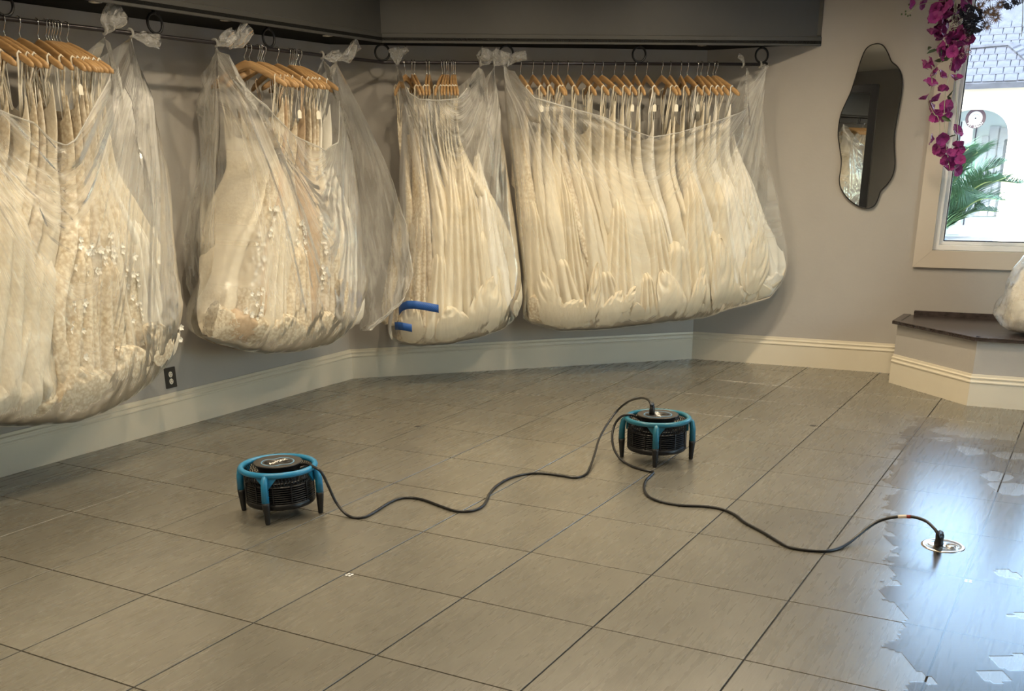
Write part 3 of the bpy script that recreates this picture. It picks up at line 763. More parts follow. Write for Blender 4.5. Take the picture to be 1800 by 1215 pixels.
BAGS = {}
BAGS[1] = Bag(WL, .34, .26,
    [(-330, 60), (-340, 300), (-350, 600), (-345, 740)],
    [(228, 66), (262, 170), (283, 300), (290, 400), (305, 520), (326, 612)],
    [(-345, 745), (-230, 765), (-100, 766), (0, 754), (70, 752), (140, 745), (185, 729), (240, 701), (290, 664), (318, 637), (327, 612)],
    [(0, -300, 0, 'k'), (.10, -280, 0, 'k'), (.20, -200, 110, .8), (.34, -90, 165, 1.0), (.45, 0, 192, 1.0), (.55, 60, 216, 1.0), (.61, 100, 248, 1.0), (.645, 122, 255, 1.0), (.67, 138, 246, 1.0), (.71, 163, 205, .95), (.77, 200, 137, .85), (.82, 182, 60, 'k'), (.86, 204, 122, .55), (.90, 228, 65, 'k'), (1, 229, 65, 'k')])
BAGS[2] = Bag(WL, .34, .25,
    [(378, 80), (378, 250), (377, 420), (372, 500), (362, 578)],
    [(592, 110), (603, 250), (612, 380), (629, 500), (634, 580)],
    [(362, 580), (372, 593), (400, 606), (440, 618), (480, 624), (530, 621), (580, 609), (634, 582)],
    [(0, 378, 0, 'k'), (.26, 380, 0, 'k'), (.34, 410, 138, .7), (.44, 442, 170, .9), (.62, 520, 238, 1.0), (.76, 574, 265, 1.0), (.83, 600, 250, .9), (.87, 598, 170, .7), (.90, 566, 0, 'k'), (.935, 583, 140, .4), (.97, 590, 0, 'k'), (1, 591, 0, 'k')])
BAGS[3] = Bag(WM, .34, .24,
    [(697, 100), (701, 200), (703, 350), (704, 450), (694, 540), (686, 588)],
    [(868, 114), (880, 200), (890, 300), (906, 420), (918, 520), (913, 562)],
    [(686, 588), (692, 600), (706, 608), (740, 612), (790, 608), (850, 595), (890, 581), (913, 563)],
    [(0, 697, 0, 'k'), (.12, 698, 0, 'k'), (.19, 705, 140, .6), (.26, 716, 163, .85), (.34, 735, 174, 1.0), (.50, 770, 176, 1.0), (.64, 805, 173, .9), (.72, 826, 148, .6), (.79, 843, 0, 'k'), (.86, 856, 150, .35), (.91, 868, 0, 'k'), (1, 869, 0, 'k')])
BAGS[4] = Bag(WM, .34, .25,
    [(886, 118), (893, 200), (905, 330), (918, 470), (926, 562)],
    [(1336, 114), (1342, 200), (1352, 280), (1368, 350), (1380, 420), (1388, 472)],
    [(926, 563), (940, 573), (990, 585), (1060, 583), (1160, 571), (1240, 562), (1320, 538), (1358, 526), (1378, 500), (1388, 474)],
    [(0, 886, 0, 'k'), (.12, 888, 0, 'k'), (.17, 912, 150, .6), (.22, 932, 172, .9), (.34, 1000, 190, 1.0), (.44, 1060, 206, 1.0), (.52, 1105, 228, 1.0), (.60, 1145, 241, 1.0), (.68, 1195, 233, 1.0), (.77, 1255, 215, 1.0), (.85, 1304, 199, .9), (.88, 1316, 190, .75), (.91, 1305, 0, 'k'), (.94, 1322, 145, .3), (.965, 1335, 0, 'k'), (1, 1336, 0, 'k')])

# hangers: rail pixel, front-tip pixel
H1 = [(-150, -70), (-118, -40), (-88, -10), (-60, 20), (-22, 50), (-8, 66), (4, 77), (31.3, 102), (64, 120.7), (78.3, 142.7), (83, 152), (88.3, 163), (92, 168), (97.3, 174.7), (102.7, 184), (115.7, 192)]
H2 = [(428.9, 500), (437.5, 510.4), (452.6, 515.5), (456, 520), (459, 526), (463, 530), (486.4, 545), (507.9, 552.6), (511.4, 561.5), (514.4, 567), (517.8, 574.8), (520.7, 585), (526, 590.4)]
H3 = [(712, 690), (723.3, 734), (728.3, 740), (749.7, 745), (754.3, 751), (777, 760.7), (781, 772), (785, 777), (788, 783), (794, 789), (797, 796), (800, 801)]
H4 = [(915, 931), (936.7, 955), (955.7, 969), (970, 988), (980.7, 991), (998.3, 1012), (1023, 1043), (1044, 1066), (1058.7, 1088), (1080.7, 1103), (1097, 1115), (1117, 1129), (1137.3, 1154), (1163.8, 1186), (1178.5, 1192), (1197.3, 1206.7), (1209, 1231), (1226.5, 1243), (1233.4, 1257), (1245, 1266), (1254.8, 1277.5), (1259.5, 1295.5)]
BAGNAME = {1: 'the leftmost bag', 2: 'the second bag', 3: 'the taped bag', 4: 'the widest bag'}
FABS = {1: ['lace', 'lace', 'tulle', 'lace', 'tulle', 'lace', 'dusty', 'tulle', 'lace', 'lace', 'dusty', 'lace', 'tulle', 'lace', 'white', 'tulle'],
        2: ['tulle', 'lace', 'nude', 'lace', 'tulle', 'lace', 'nude', 'lace', 'dusty', 'lace', 'white', 'white', 'white'],
        3: ['lace', 'lace', 'dusty', 'crepe', 'satin', 'crepe', 'satin', 'satin', 'crepe', 'satin', 'white', 'satin'],
        4: ['lace', 'satin', 'crepe', 'satin', 'lace', 'crepe', 'satin', 'crepe', 'satin', 'crepe', 'satin', 'crepe', 'white', 'satin', 'crepe', 'satin', 'white', 'satin', 'crepe', 'white', 'crepe', 'white']}
FWORD = {'lace': 'ivory lace', 'tulle': 'cream tulle', 'dusty': 'dusty beige lace', 'nude': 'champagne-lined', 'white': 'white crepe', 'satin': 'ivory satin', 'crepe': 'cream crepe'}
LAYERS = {1: {3: (.5, 1.45, .02), 5: (.55, 1.5, .05), 7: (.50, 1.25, -.06), 9: (.34, 1.3, .0), 11: (.40, 1.2, .03), 14: (.30, 1.35, .04)},
          2: {2: (.26, 1.40, .10), 5: (.36, 1.15, .04), 8: (.30, 1.2, .02), 11: (.26, 1.3, .03)},
          3: {1: (.20, 1.3, .02), 3: (.26, 1.05, .02), 5: (.30, 1.50, .02), 7: (.34, 1.55, .05), 9: (.34, 1.2, .05), 10: (.30, 1.5, .03), 11: (.24, .9, -.04)},
          4: {0: (.26, 1.35, .02), 2: (.30, .95, .06), 3: (.22, 1.5, .02), 5: (.30, 1.45, .02), 6: (.34, .85, .03), 8: (.32, 1.4, -.03), 10: (.24, .80, .0), 11: (.34, 1.35, .03), 13: (.42, 1.05, -.03), 15: (.36, 1.5, .0), 17: (.44, 1.1, .02), 18: (.34, 1.45, .01), 19: (.44, 1.5, .0), 20: (.36, .9, .04), 21: (.40, 1.6, .0)}}
FOLDS = {1: {8: [(.62, .16, .20, .13, .3)], 11: [(.76, .20, .17, .12, .6)], 13: [(.88, .22, .13, .12, .7)]},
         2: {4: [(.40, .13, .19, .11, .1)], 8: [(.66, .14, .17, .10, -.1)], 10: [(.84, .22, .11, .17, .2)]},
         3: {3: [(.16, .17, .09, .15, .0)], 6: [(.46, .15, .16, .13, .3)], 9: [(.72, .22, .15, .20, -.25)]},
         4: {1: [(.08, .20, .10, .20, .25), (.17, .13, .15, .11, -.5)], 4: [(.24, .28, .06, .20, -.1)], 6: [(.31, .16, .10, .14, -.45)], 8: [(.37, .22, .05, .10, -.5), (.41, .11, .07, .08, .2)], 11: [(.53, .21, .13, .19, .35)], 14: [(.64, .20, .07, .20, -.2)], 16: [(.74, .28, .12, .26, .1)], 19: [(.87, .30, .13, .22, -.15)]}}
LFAB = {(1, 3): 'tulle', (1, 5): 'tulle', (1, 7): 'tulle', (2, 2): 'tulle', (2, 0): 'tulle', (2, 5): 'lace', (3, 2): 'satin', (4, 0): 'satin', (4, 4): 'crepe'}
def hang_set(bi, H):
    B = BAGS[bi]; wall = B.wall; n = len(H); rnd = random.Random(bi * 11)
    ss = [rod_s(wall, h[0]) for h in H]
    smin, smax = min(ss), max(ss)
    for i, (hx, tx) in enumerate(H):
        s = ss[i]; hp = rod_pt(wall, s); fab = FABS[bi][i % len(FABS[bi])]
        # yaw so that the front tip stands over the measured pixel
        best = (1e9, 0)
        for k in range(-70, 71):
            a = math.radians(k); d = wall.n * math.cos(a) + wall.e * math.sin(a)
            e = abs(project(hp + d * .215 + Vector((0, 0, arm_z(.215))))[0] - tx)
            if e < best[0]: best = (e, a)
        al = best[1]; dx = wall.n * math.cos(al) + wall.e * math.sin(al); dy = Vector((-dx.y, dx.x, 0))
        hg = empty('clothes_hanger', hp, math.atan2(dx.y, dx.x)); link('hook', HOOK, hg); link('wooden_arms', ARMS, hg)
        tag(hg, 'wooden hanger with chrome hook, %s from the left in %s' % (ORD[i], BAGNAME[bi]), 'hanger', 'wooden hangers on the rail')
        # ---- gown
        gw = empty('bridal_gown', hp); tag(gw, '%s gown, %s from the left in %s' % (FWORD[fab], ORD[i], BAGNAME[bi]), 'gown', 'bridal gowns on the rail')
        ztop = RZ - rnd.uniform(.33, .46)
        ft = (i + .5) / n; ft = .04 + .92 * ft
        if bi == 3 and i == 0: ft = -.005
        zb0 = B.zb(lerp(B.bt[0][0], B.bt[-1][0], ft)) + rnd.uniform(.015, .07)
        spread = (B.sr(.7) - B.sl(.7)) / n; ph = rnd.uniform(0, 7); kf = rnd.choice([3, 4, 5]); fr_off = rnd.uniform(-.055, -.01); wide = rnd.choice([.8, 1.0, 1.3, 1.7])
        K, NA = 44, 40; rings = []
        topY = min(.045, max(.020, (smax - smin) / n * .75))
        for r in range(K + 1):
            t_ = r / K; z = lerp(ztop, zb0, t_); q = sstep(0, .75, t_)
            a_, b_ = B.sl(z), B.sr(z)
            sc = lerp(s, lerp(a_, b_, ft), q)
            front = B.wf(sc, z) - .035 + fr_off; backw = .075
            if t_ > .86: front -= (front - B.w0) * .6 * ((t_ - .86) / .14) ** 2
            X = lerp(.165 - .03 * sstep(.05, .22, t_), (front - backw) / 2, sstep(.10, .45, t_)); wc = lerp(B.rw(s), (front + backw) / 2, sstep(.0, .40, t_))
            aa = lerp(al, rnd.uniform(-.02, .02), sstep(0, .45, t_)); ddx = wall.n * math.cos(aa) + wall.e * math.sin(aa); ddy = Vector((-ddx.y, ddx.x, 0))
            Y = lerp(topY * .8, spread * .62 * wide, sstep(.05, .5, t_)); Y = max(.016, Y) * (.30 + .70 * min(1.0, r / 7))
            cen = wall.P(sc, wc, z); row = []
            for k in range(NA):
                th = 2 * math.pi * k / NA; cx, sy = math.cos(th), math.sin(th)
                ex = math.copysign(abs(cx) ** .8, cx); ey = math.copysign(abs(sy) ** .8, sy)
                fold = (.04 + .13 * t_) * math.sin(kf * th + ph + 2.0 * t_ + 1.5 * noise.noise((ph, t_ * 3, 0)))
                fold += (.04 + .08 * t_) * math.sin((kf * 2 + 1) * th + ph * 2 - 1.4 * t_)
                p = cen + ddx * (X * ex * (1 + .22 * fold)) + ddy * (Y * ey * (1 + 1.3 * fold) + .010 * t_ * math.sin(th * 3 + ph))
                nz = noise.noise_vector((p.x * 5 + ph, p.y * 5, p.z * 2.2)) * (.010 + .016 * t_)
                p += nz
                if r < 6: p.z += (.105 * abs(cx) ** 5 - .02 * (1 - abs(cx))) * (1 - r / 6) ** 1.3
                # crumpled hem
                if t_ > .78:
                    g = (t_ - .78) / .22; cn = noise.noise_vector((p.x * 13, p.y * 13, p.z * 13 + ph)); p += cn * (.030 * g)
                if t_ > .30 and not (bi == 3 and i == 0): p = B.inside(p)
                s_, w_ = wall.sw(p); p = PC(wall, s_, max(w_, .03), p.z)
                row.append(p)
            rings.append(row)
        mb = MB()
        for row in rings: mb.v += [tuple(p) for p in row]
        for r in range(K):
            for k in range(NA): mb.f.append((r * NA + k, r * NA + (k + 1) % NA, (r + 1) * NA + (k + 1) % NA, (r + 1) * NA + k))
        mb.f.append(tuple(K * NA + k for k in range(NA)))
        o = mb.build('skirt_and_bodice', FAB[fab], None, True); local(o, gw)
        # straps and hanging loops
        for sx in (1, -1):
            for off_, wd in ((0, .0055), (rnd.uniform(.02, .06), .003)):
                xa = sx * (.165 - off_); top = hp + dx * xa + Vector((0, 0, arm_z(xa) + .012)); bot = hp + dx * (xa * (.72 if off_ == 0 else .9)) + Vector((0, 0, ztop - RZ - (.0 if off_ == 0 else .12))) + dy * rnd.uniform(-.015, .015)
                mid = top.lerp(bot, .5) + dy * rnd.uniform(-.012, .012) + dx * rnd.uniform(-.01, .01)
                o = MB().tube([top + dy * .011, top + dy * .010 + Vector((0, 0, -.03)), mid, bot], wd, 5, flat=.25, up=dx).build('strap', FAB['white' if off_ else fab], None, True); local(o, gw)
                if off_ == 0:
                    o = MB().tube([top + dy * .011, top + Vector((0, 0, .010)), top - dy * .010, top - dy * .010 + Vector((0, 0, -.03)), mid - dy * .01, bot - dy * .008], wd, 5, flat=.25, up=dx).build('strap', FAB[fab], None, True); local(o, gw)
        # price tag on some
        if (bi == 4 and i in (1, 10, 12, 14, 16)) or (bi == 2 and i in (5, 8)) or (bi == 1 and i in (9,)):
            fz = {4: .30, 2: .36, 1: .30}[bi]; tp = hp + dx * .19 + Vector((0, 0, -fz)); 
            tg = link('price_tag', TAGM, gw); tg.matrix_parent_inverse = Matrix.Translation(-gw.location); tg.location = tp; tg.rotation_euler = (0, 0, math.atan2(wall.e.y, wall.e.x) + rnd.uniform(-.5, .3))
            o = MB().tube([tp + Vector((0, 0, .040)), hp + dx * .185 + Vector((0, 0, arm_z(.185) - .01))], .0011, 4).build('thread', M['tagthread'], tg)
            o.matrix_parent_inverse = tg.matrix_world.inverted() if False else Matrix.Identity(4)
            # express the thread in the tag's frame
            inv = (Matrix.Translation(tp) @ tg.rotation_euler.to_matrix().to_4x4()).inverted()
            o.data.transform(inv)
        # train bundled in the bottom of the bag
        ll = B.wall; cen = wall.P(lerp(B.bt[0][0], B.bt[-1][0], ft), B.w0 + .04, zb0)
        def tr(u, v, cen=cen, ph=ph):
            a1, b1 = u * 2 * math.pi, (v - .5) * math.pi; d = Vector((math.cos(a1) * math.cos(b1), math.sin(a1) * math.cos(b1), math.sin(b1)))
            g = noise.noise((d.x * 2.6 + ph, d.y * 2.6, d.z * 2.6)); g2 = 1 - abs(noise.noise((d.x * 4.2, d.y * 4.2 + ph, d.z * 4.2))) * 2
            g3 = 1 - 2 * abs(noise.noise((d.x * 9 + ph, d.y * 9, d.z * 9)))
            k_ = .94 + .14 * g + .09 * g2 + .05 * g3
            fr = B.wf(ll.sw(cen)[0], cen.z + .1) - B.w0
            p = cen + ll.e * (d.x * max(.07, spread * 1.1) * k_) + ll.n * (d.y * min(.15, max(.07, fr * .68)) * k_) + Vector((0, 0, d.z * .095 * k_ + .085))
            zz = B.zb(min(max(ll.sw(p)[0], B.bt[0][0]), B.bt[-1][0])) + .012
            if p.z < zz: p.z = zz + .2 * (p.z - zz) * 0
            p = B.inside(p, .016); s_, w_ = ll.sw(p)
            return PC(ll, s_, max(.035, w_), p.z)
        o = MB().grid(tr, 52, 32).build('train', FAB[fab], None, True, False); local(o, gw)
        # loose front layer of the skirt that spreads over its neighbours
        if i in LAYERS[bi]:
            wbot, ztp, lean = LAYERS[bi][i]; kk = rnd.choice([2, 3, 4]); p2 = rnd.uniform(0, 6); st_ = lerp(s, lerp(B.sl(ztp), B.sr(ztp), ft), .6); sb_ = lerp(B.bt[0][0], B.bt[-1][0], min(.93, max(.07, ft + lean)))
            ins = rnd.uniform(.016, .030)
            def lay(u, v):
                c_ = lerp(st_, sb_, v ** 1.2); s_ = c_ + (u - .5) * lerp(.03, wbot, v ** .85)
                zlo = B.zb(min(max(s_, B.bt[0][0]), B.bt[-1][0])) + .02; z = lerp(ztp - .03 * abs(2 * u - 1), zlo, v)
                a_, b_ = B.sl(z) + .02, B.sr(z) - .02; s_ = min(max(s_, a_), b_)
                e_ = abs(2 * u - 1); x_ = kk * u + .35 * v * (u - .3) + .25 * noise.noise((u * 2, v * 2, p2))
                fo = (.006 + .026 * v) * (1.6 * abs(math.sin(math.pi * x_ + p2)) ** .7 - 1) + (.002 + .004 * v) * noise.noise((u * 7 + p2, v * 2.5, 2))
                fo += (.006 if bi > 2 else .0015) * sstep(.55, .8, v) * math.sin(6.28 * ((u - .5) ** 2 * 3.0 + v * 4.5) + p2) * (.5 + .5 * noise.noise((u * 3, v * 3, p2)))
                fo += .014 * sstep(.80, .98, v) * noise.noise((s_ * 15, z * 15, p2))
                w_ = B.wf(s_, z) - ins - .018 - .07 * e_ ** 3 + fo - .13 * (1 - sstep(0, .30, v))
                if v > .86: w_ -= (w_ - B.w0) * .75 * ((v - .86) / .14) ** 2
                p_ = B.inside(wall.P(s_, w_, z), .010); s_, w_ = wall.sw(p_)
                return PC(wall, s_, w_, p_.z)
            o = MB().grid(lay, 44, 60).build('front_layer', FAB[LFAB.get((bi, i), fab)], None, True, False); local(o, gw)
        # folded-up end of the train lying against the front of the bag
        for (pu, dz, rx, rz_, tilt) in FOLDS[bi].get(i, ()):
            s0_ = lerp(B.bt[0][0], B.bt[-1][0], pu); z0_ = B.zb(s0_) + dz; p3 = rnd.uniform(0, 6); ct, sn = math.cos(tilt), math.sin(tilt)
            def fold_(u, v):
                x_ = 2 * u - 1; y_ = 2 * v - 1; wd = math.sqrt(max(0, 1 - abs(y_) ** 2.2)) * (.75 + .25 * y_ * -1)
                lx, ly = x_ * wd * rx, y_ * rz_ + .03 * math.sin(3 * x_ + p3) * rz_; r2 = min(1.0, (x_ * x_ + y_ * y_) * .5)
                s_ = s0_ + lx * ct - ly * sn; z = z0_ + lx * sn + ly * ct
                cr_ = .010 * math.sin(6.28 * (1.6 * x_ * x_ - 1.3 * y_ + .25 * math.sin(2 * x_ + p3)) + p3) * (1 - r2) + .006 * (1 - 2 * abs(noise.noise((x_ * 2.5 + p3, y_ * 2.5, 1))))
                w_ = B.wf(min(max(s_, B.sl(z)), B.sr(z)), z) - .016 - .045 * r2 ** 1.5 + cr_ + .004
                p_ = B.inside(wall.P(s_, w_, z), .007); s_, w_ = wall.sw(p_)
                return PC(wall, s_, w_, p_.z)
            o = MB().grid(fold_, 36, 36).build('train_fold', FAB['satin' if bi > 2 else 'lace'], None, True, False); local(o, gw)
        if bi == 2 and i in (1, 3, 5, 7) or bi == 1 and i in (9, 11, 13, 15):
            # raised lace flowers on the front of the skirt
            mb = MB()
            for q in range(46):
                r = rnd.randint(int(K * .42), K - 3); k = rnd.choice([0, 1, 2, 3, NA - 1, NA - 2, NA - 3]); p = Vector(rings[r][k]) + wall.n * .010
                R0 = rnd.uniform(.012, .022); tw = rnd.uniform(0, 6)
                for m in range(5):
                    a1 = tw + m * 1.2566; u_ = wall.e * math.cos(a1) + Vector((0, 0, math.sin(a1))); v_ = wall.e * -math.sin(a1) + Vector((0, 0, math.cos(a1)))
                    mb.add([p, p + u_ * R0 * .6 + v_ * R0 * .38 + wall.n * .005, p + u_ * R0 + wall.n * .009, p + u_ * R0 * .6 - v_ * R0 * .38 + wall.n * .005], [(0, 1, 2, 3)])
            o = mb.build('lace_flowers', M['petal'], None, False, False); o['kind'] = 'stuff'; local(o, gw)
for bi, H in ((1, H1), (2, H2), (3, H3), (4, H4)): hang_set(bi, H)

r1 = build_bag(BAGS[1], 'gown_bag', 'clear plastic bag of lace gowns at the left edge, beside the outlet', 1.3, 230, 110)
knot(r1, WL, 182, [(192, 38), (212, 16)], 1, .045); knot(r1, WL, 228, [(255, 66), (280, 74)], 2, .028)
r2 = build_bag(BAGS[2], 'gown_bag', 'clear plastic bag of gowns hanging left of the wall corner, loose wing on each side', 4.7, 150, 110)
knot(r2, WL, 378, [(392, 72), (410, 58)], 3, .03); knot(r2, WL, 404, [(420, 68), (436, 46)], 4, .04)
knot(r2, WL, 566, [(582, 101), (598, 97)], 5, .026); knot(r2, WL, 590, [(612, 98), (628, 76)], 6, .034)
flap(r2, WL, [(591, 112), (600, 200), (606, 300), (614, 400), (626, 490), (634, 578), (634, 582)], [(592, 112), (636, 200), (684, 300), (716, 395), (729, 485), (712, 522), (645, 578)], .38, .70, 3.3)
flap(r2, WL, [(380, 84), (379, 180), (378, 300), (377, 400), (374, 470), (362, 530)], [(378, 84), (362, 190), (344, 310), (320, 425), (326, 500), (347, 551)], .24, .07, 8.1)
r3 = build_bag(BAGS[3], 'gown_bag', 'narrow clear plastic bag of gowns with blue tape strips, right of the wall corner', 7.9, 120, 110)
knot(r3, WM, 697, [(694, 92), (692, 84)], 7, .03); knot(r3, WM, 698, [(706, 92), (716, 85)], 8, .018)
knot(r3, WM, 843, [(850, 105), (858, 88)], 9, .046); knot(r3, WM, 868, [(876, 104), (882, 90)], 10, .040)
r4 = build_bag(BAGS[4], 'gown_bag', 'widest clear plastic bag of satin gowns, below the right end of the rail', 12.4, 260, 110)
knot(r4, WM, 886, [(888, 100), (890, 92)], 11, .03); knot(r4, WM, 893, [(905, 101), (925, 97)], 12, .028)
knot(r4, WM, 1305, [(1306, 104), (1302, 100), (1298, 98)], 13, .014); knot(r4, WM, 1335, [(1342, 117), (1350, 119)], 14, .014)

# blue painter's tape wrapped on the narrow bag
def tape(path, w, label, hgt):
    B = BAGS[3]; pts = []
    for x, y, ww in path:
        s, z = WM.sz(x, y, ww); pts.append((s, ww, z))
    def f(u, v):
        t = u * (len(pts) - 1); i = min(int(t), len(pts) - 2); t -= i
        s, ww, z = (lerp(a, b, t) for a, b in zip(pts[i], pts[i + 1]))
        return WM.P(s, ww + .002 * math.sin(u * 9), z + (v - .5) * hgt)
    mb = MB().grid(f, 24, 2); o = mb.build('painters_tape', M['tape'], None, True, False)
    md = o.modifiers.new('thick', 'SOLIDIFY'); md.thickness = .0012
    return tag(o, label, 'tape')
tape([(701, 548, .42), (706, 540, .50), (716, 536, .575), (730, 536, .608), (750, 539, .615), (771, 543, .615)], 1, 'long strip of blue tape across the narrow bag', .052)
tape([(694, 573, .46), (700, 573, .53), (708, 574, .575), (724, 577, .60)], 1, 'short strip of blue tape low on the narrow bag', .050)

# ================================================================== FLOOR THINGS
def fan(center, ang, blue, label, spin, twist):
    r = empty('floor_fan', center, ang); tag(r, label, 'fan', 'round floor fans')
    ZR = .210; RR = .158
    # top ring handle
    MB().tube([(RR * math.cos(q), RR * math.sin(q), ZR) for q in [2 * math.pi * i / 56 for i in range(56)]], .0125, 12, True).build('ring_handle', blue, r, True)
    for k in range(4):
        a = k * math.pi / 2; d = Vector((math.cos(a), math.sin(a), 0)); sd = Vector((-d.y, d.x, 0))
        p = [d * .156 + Vector((0, 0, ZR)), d * .172 + Vector((0, 0, ZR - .018)), d * .178 + Vector((0, 0, ZR - .05)), d * .1795 + Vector((0, 0, .098))]
        lg = MB().tube(p, [.012, .0150, .0158, .0168], 10, up=sd).build('leg', blue, r, True)
        MB().tube([d * .1790 + Vector((0, 0, .098)), d * .1785 + Vector((0, 0, .085)), d * .176 + Vector((0, 0, .003)), d * .176], [.0172, .0168, .0105, .009], 10, up=sd).build('rubber_foot', M['fanfoot'], lg, True)
        # gusset plates beside each leg under the ring
        for q in (-1, 1):
            vs = []
            for rad in (.150, .158):
                for (da, z) in ((.05, ZR - .012), (.30, ZR - .012), (.05, ZR - .060)):
                    b = a + q * da; vs.append((rad * math.cos(b), rad * math.sin(b), z))
            MB().add(vs, [(0, 1, 2), (5, 4, 3), (0, 3, 4, 1), (1, 4, 5, 2), (2, 5, 3, 0)]).build('gusset', blue, r)
    # perforated guard under the ring
    g = MB(); NG = 64
    for k in range(NG):
        for sg in (1, -1):
            a0 = 2 * math.pi * k / NG; pts = [((.150 - .004 * t) * math.cos(a0 + sg * .14 * t), (.150 - .004 * t) * math.sin(a0 + sg * .14 * t), .200 - .045 * t) for t in (0, .5, 1)]
            g.tube(pts, .0016, 4)
    o = g.build('mesh_guard', M['fanblack'], r); o['kind'] = 'stuff'
    # drum with louvre rings
    MB().lathe([(.128, .062), (.136, .062), (.140, .070), (.140, .078), (.130, .084), (.122, .158), (.128, .160), (.128, .164), (.112, .164)], n=40).build('drum', M['fanblack'], r, True)
    for k in range(8):
        z = .084 + k * .0095; rr = .150 - .0004 * k
        MB().lathe([(rr - .022, z - .001), (rr, z - .002), (rr + .001, z + .0010), (rr - .021, z + .0025)], n=44, close=True).build('louvre', M['fanblack'], r, True)
    MB().lathe([(.132, .050), (.146, .052), (.151, .060), (.150, .078), (.138, .080)], n=44, close=True).build('base_ring', M['fanblack'], r, True)
    for k in range(12):
        a = 2 * math.pi * (k + .3) / 12; MB().box(Vector((.149 * math.cos(a), .149 * math.sin(a), .118)), .005, .005, .078, Vector((math.cos(a), math.sin(a), 0)), Vector((-math.sin(a), math.cos(a), 0))).build('louvre_post', M['fanblack'], r)
    # four struts from ring to the motor, motor bowl and face
    for k in range(4):
        a = k * math.pi / 2 + .785; d = Vector((math.cos(a), math.sin(a), 0)); MB().tube([d * .150 + Vector((0, 0, ZR - .022)), d * .10 + Vector((0, 0, ZR - .030)), d * .06 + Vector((0, 0, ZR - .028))], .007, 6, up=(0, 0, 1)).build('strut', M['fanblack'], r, True)
    MB().lathe([(.001, .130), (.055, .132), (.078, .166), (.086, ZR - .012), (.092, ZR + .002), (.1045, ZR + .016), (.1055, ZR + .019), (.1035, ZR + .0205), (.078, ZR + .0165), (.001, ZR + .0165)], n=48).build('motor_bowl', M['fanblack'], r, True)
    fc = MB().lathe([(.1030, ZR + .0204), (.1010, ZR + .0214), (.078, ZR + .0176), (.001, ZR + .0176), (.001, ZR + .0168), (.079, ZR + .0168), (.1015, ZR + .0200)], n=48, close=True).build('face', M['fanrim'], r, True)
    zf = ZR + .0182
    # light blue line looping round the two sockets
    path = []
    for i in range(60):
        q = 2 * math.pi * i / 60; rr = .069 - .020 * math.exp(-((q - 1.9) / .35) ** 2) - .020 * math.exp(-((q - 5.04) / .35) ** 2)
        path.append((rr * math.cos(q + twist), rr * math.sin(q + twist), zf))
    MB().tube(path, .0036, 6, True, flat=.35, up=(0, 0, 1)).build('blue_line', M['fanlight'], fc, True)
    for sx in (-1, 1):
        MB().lathe([(.019, zf - .001), (.019, zf + .0012), (.001, zf + .0012)], (sx * .040 * math.cos(twist), sx * .040 * math.sin(twist), 0), 20).build('socket', M['fanblack'], fc, True)
    # printed name
    tc = bpy.data.curves.new('print', 'FONT'); tc.body = 'AirMAX'; tc.size = .030; tc.align_x = 'CENTER'; tc.align_y = 'CENTER'; tc.extrude = .0003; tc.offset = .0006; tc.shear = .25
    to = bpy.data.objects.new('tmp', tc); COL.objects.link(to); bpy.context.view_layer.update()
    me = bpy.data.meshes.new_from_object(to.evaluated_get(bpy.context.evaluated_depsgraph_get())); bpy.data.objects.remove(to)
    me.materials.clear(); me.materials.append(M['fanprint']); lo = link('lettering', me, fc); lo.location = (0, 0, zf + .0012); lo.rotation_euler = (0, 0, spin)
    return r
f1 = (at_z(430, 897) + at_z(563, 902)) / 2; f2 = (at_z(1094, 803) + at_z(1213, 807)) / 2
a1 = math.atan2(*(at_z(473, 921) - f1).yx); a2 = math.atan2(*(at_z(1151, 821) - f2).yx)
F1 = fan(f1, a1, M['fanblue'], 'round blue and black floor fan on the left side of the floor', math.radians(55) - a1, math.radians(10) - a1)
F2 = fan(f2, a2, M['fanteal'], 'round teal and black floor fan in the middle, plugged-in cord on top', math.radians(90) - a2, math.radians(4) - a2)

def smooth_path(pts, n=10):
    out = []; P_ = [pts[0] + (pts[0] - pts[1])] + pts + [pts[-1] + (pts[-1] - pts[-2])]
    for i in range(1, len(P_) - 2):
        p0, p1, p2, p3 = P_[i - 1:i + 3]
        for k in range(n):
            t = k / n; out.append(.5 * ((2 * p1) + (p2 - p0) * t + (2 * p0 - 5 * p1 + 4 * p2 - p3) * t * t + (3 * p1 - p0 - 3 * p2 + p3) * t ** 3))
    out.append(pts[-1]); return out
def fanpt(c, ang, rad, z): return c + Vector((rad * math.cos(ang), rad * math.sin(ang), z))
CR = .0062
# cord from the left fan to the socket on top of the second fan
c1 = [fanpt(f1, -.15, .075, .196), fanpt(f1, -.10, .120, .222), at_z(557, 824, .214), at_z(566, 832, .195), at_z(576, 852, .14), at_z(590, 882, .06), at_z(605, 901, .018), at_z(620, 909.5, CR), at_z(640, 909, CR)]
c1 += [at_z(x, y, CR) for x, y in [(660, 899), (682, 885), (702, 876.5), (722, 875), (745, 879), (775, 890), (800, 898), (826, 898.5), (845, 892), (854, 882), (860, 869), (872, 855), (893, 842), (920, 834), (950, 832), (985, 836), (1010, 839.5), (1028, 835)]]
c1 += [at_z(1037, 822, .012), at_z(1046, 796, .035), at_z(1053, 772, .062), at_z(1066, 748, .10), at_z(1085, 722, .16), at_z(1105, 706, .23), at_z(1124, 700, .292), at_z(1136, 701, .315), at_z(1142, 706, .312), at_z(1144.5, 713, .30)]
cord1 = empty('power_cord', at_z(826, 898)); tag(cord1, 'long black power cord from the left fan up to the top of the middle fan', 'cord')
local(MB().tube(smooth_path(c1, 8), CR, 8).build('cable', M['cord'], None, True), cord1)
pb = fanpt(f2, math.radians(184), .030, 0)
top = at_z(1144.5, 713, .30)
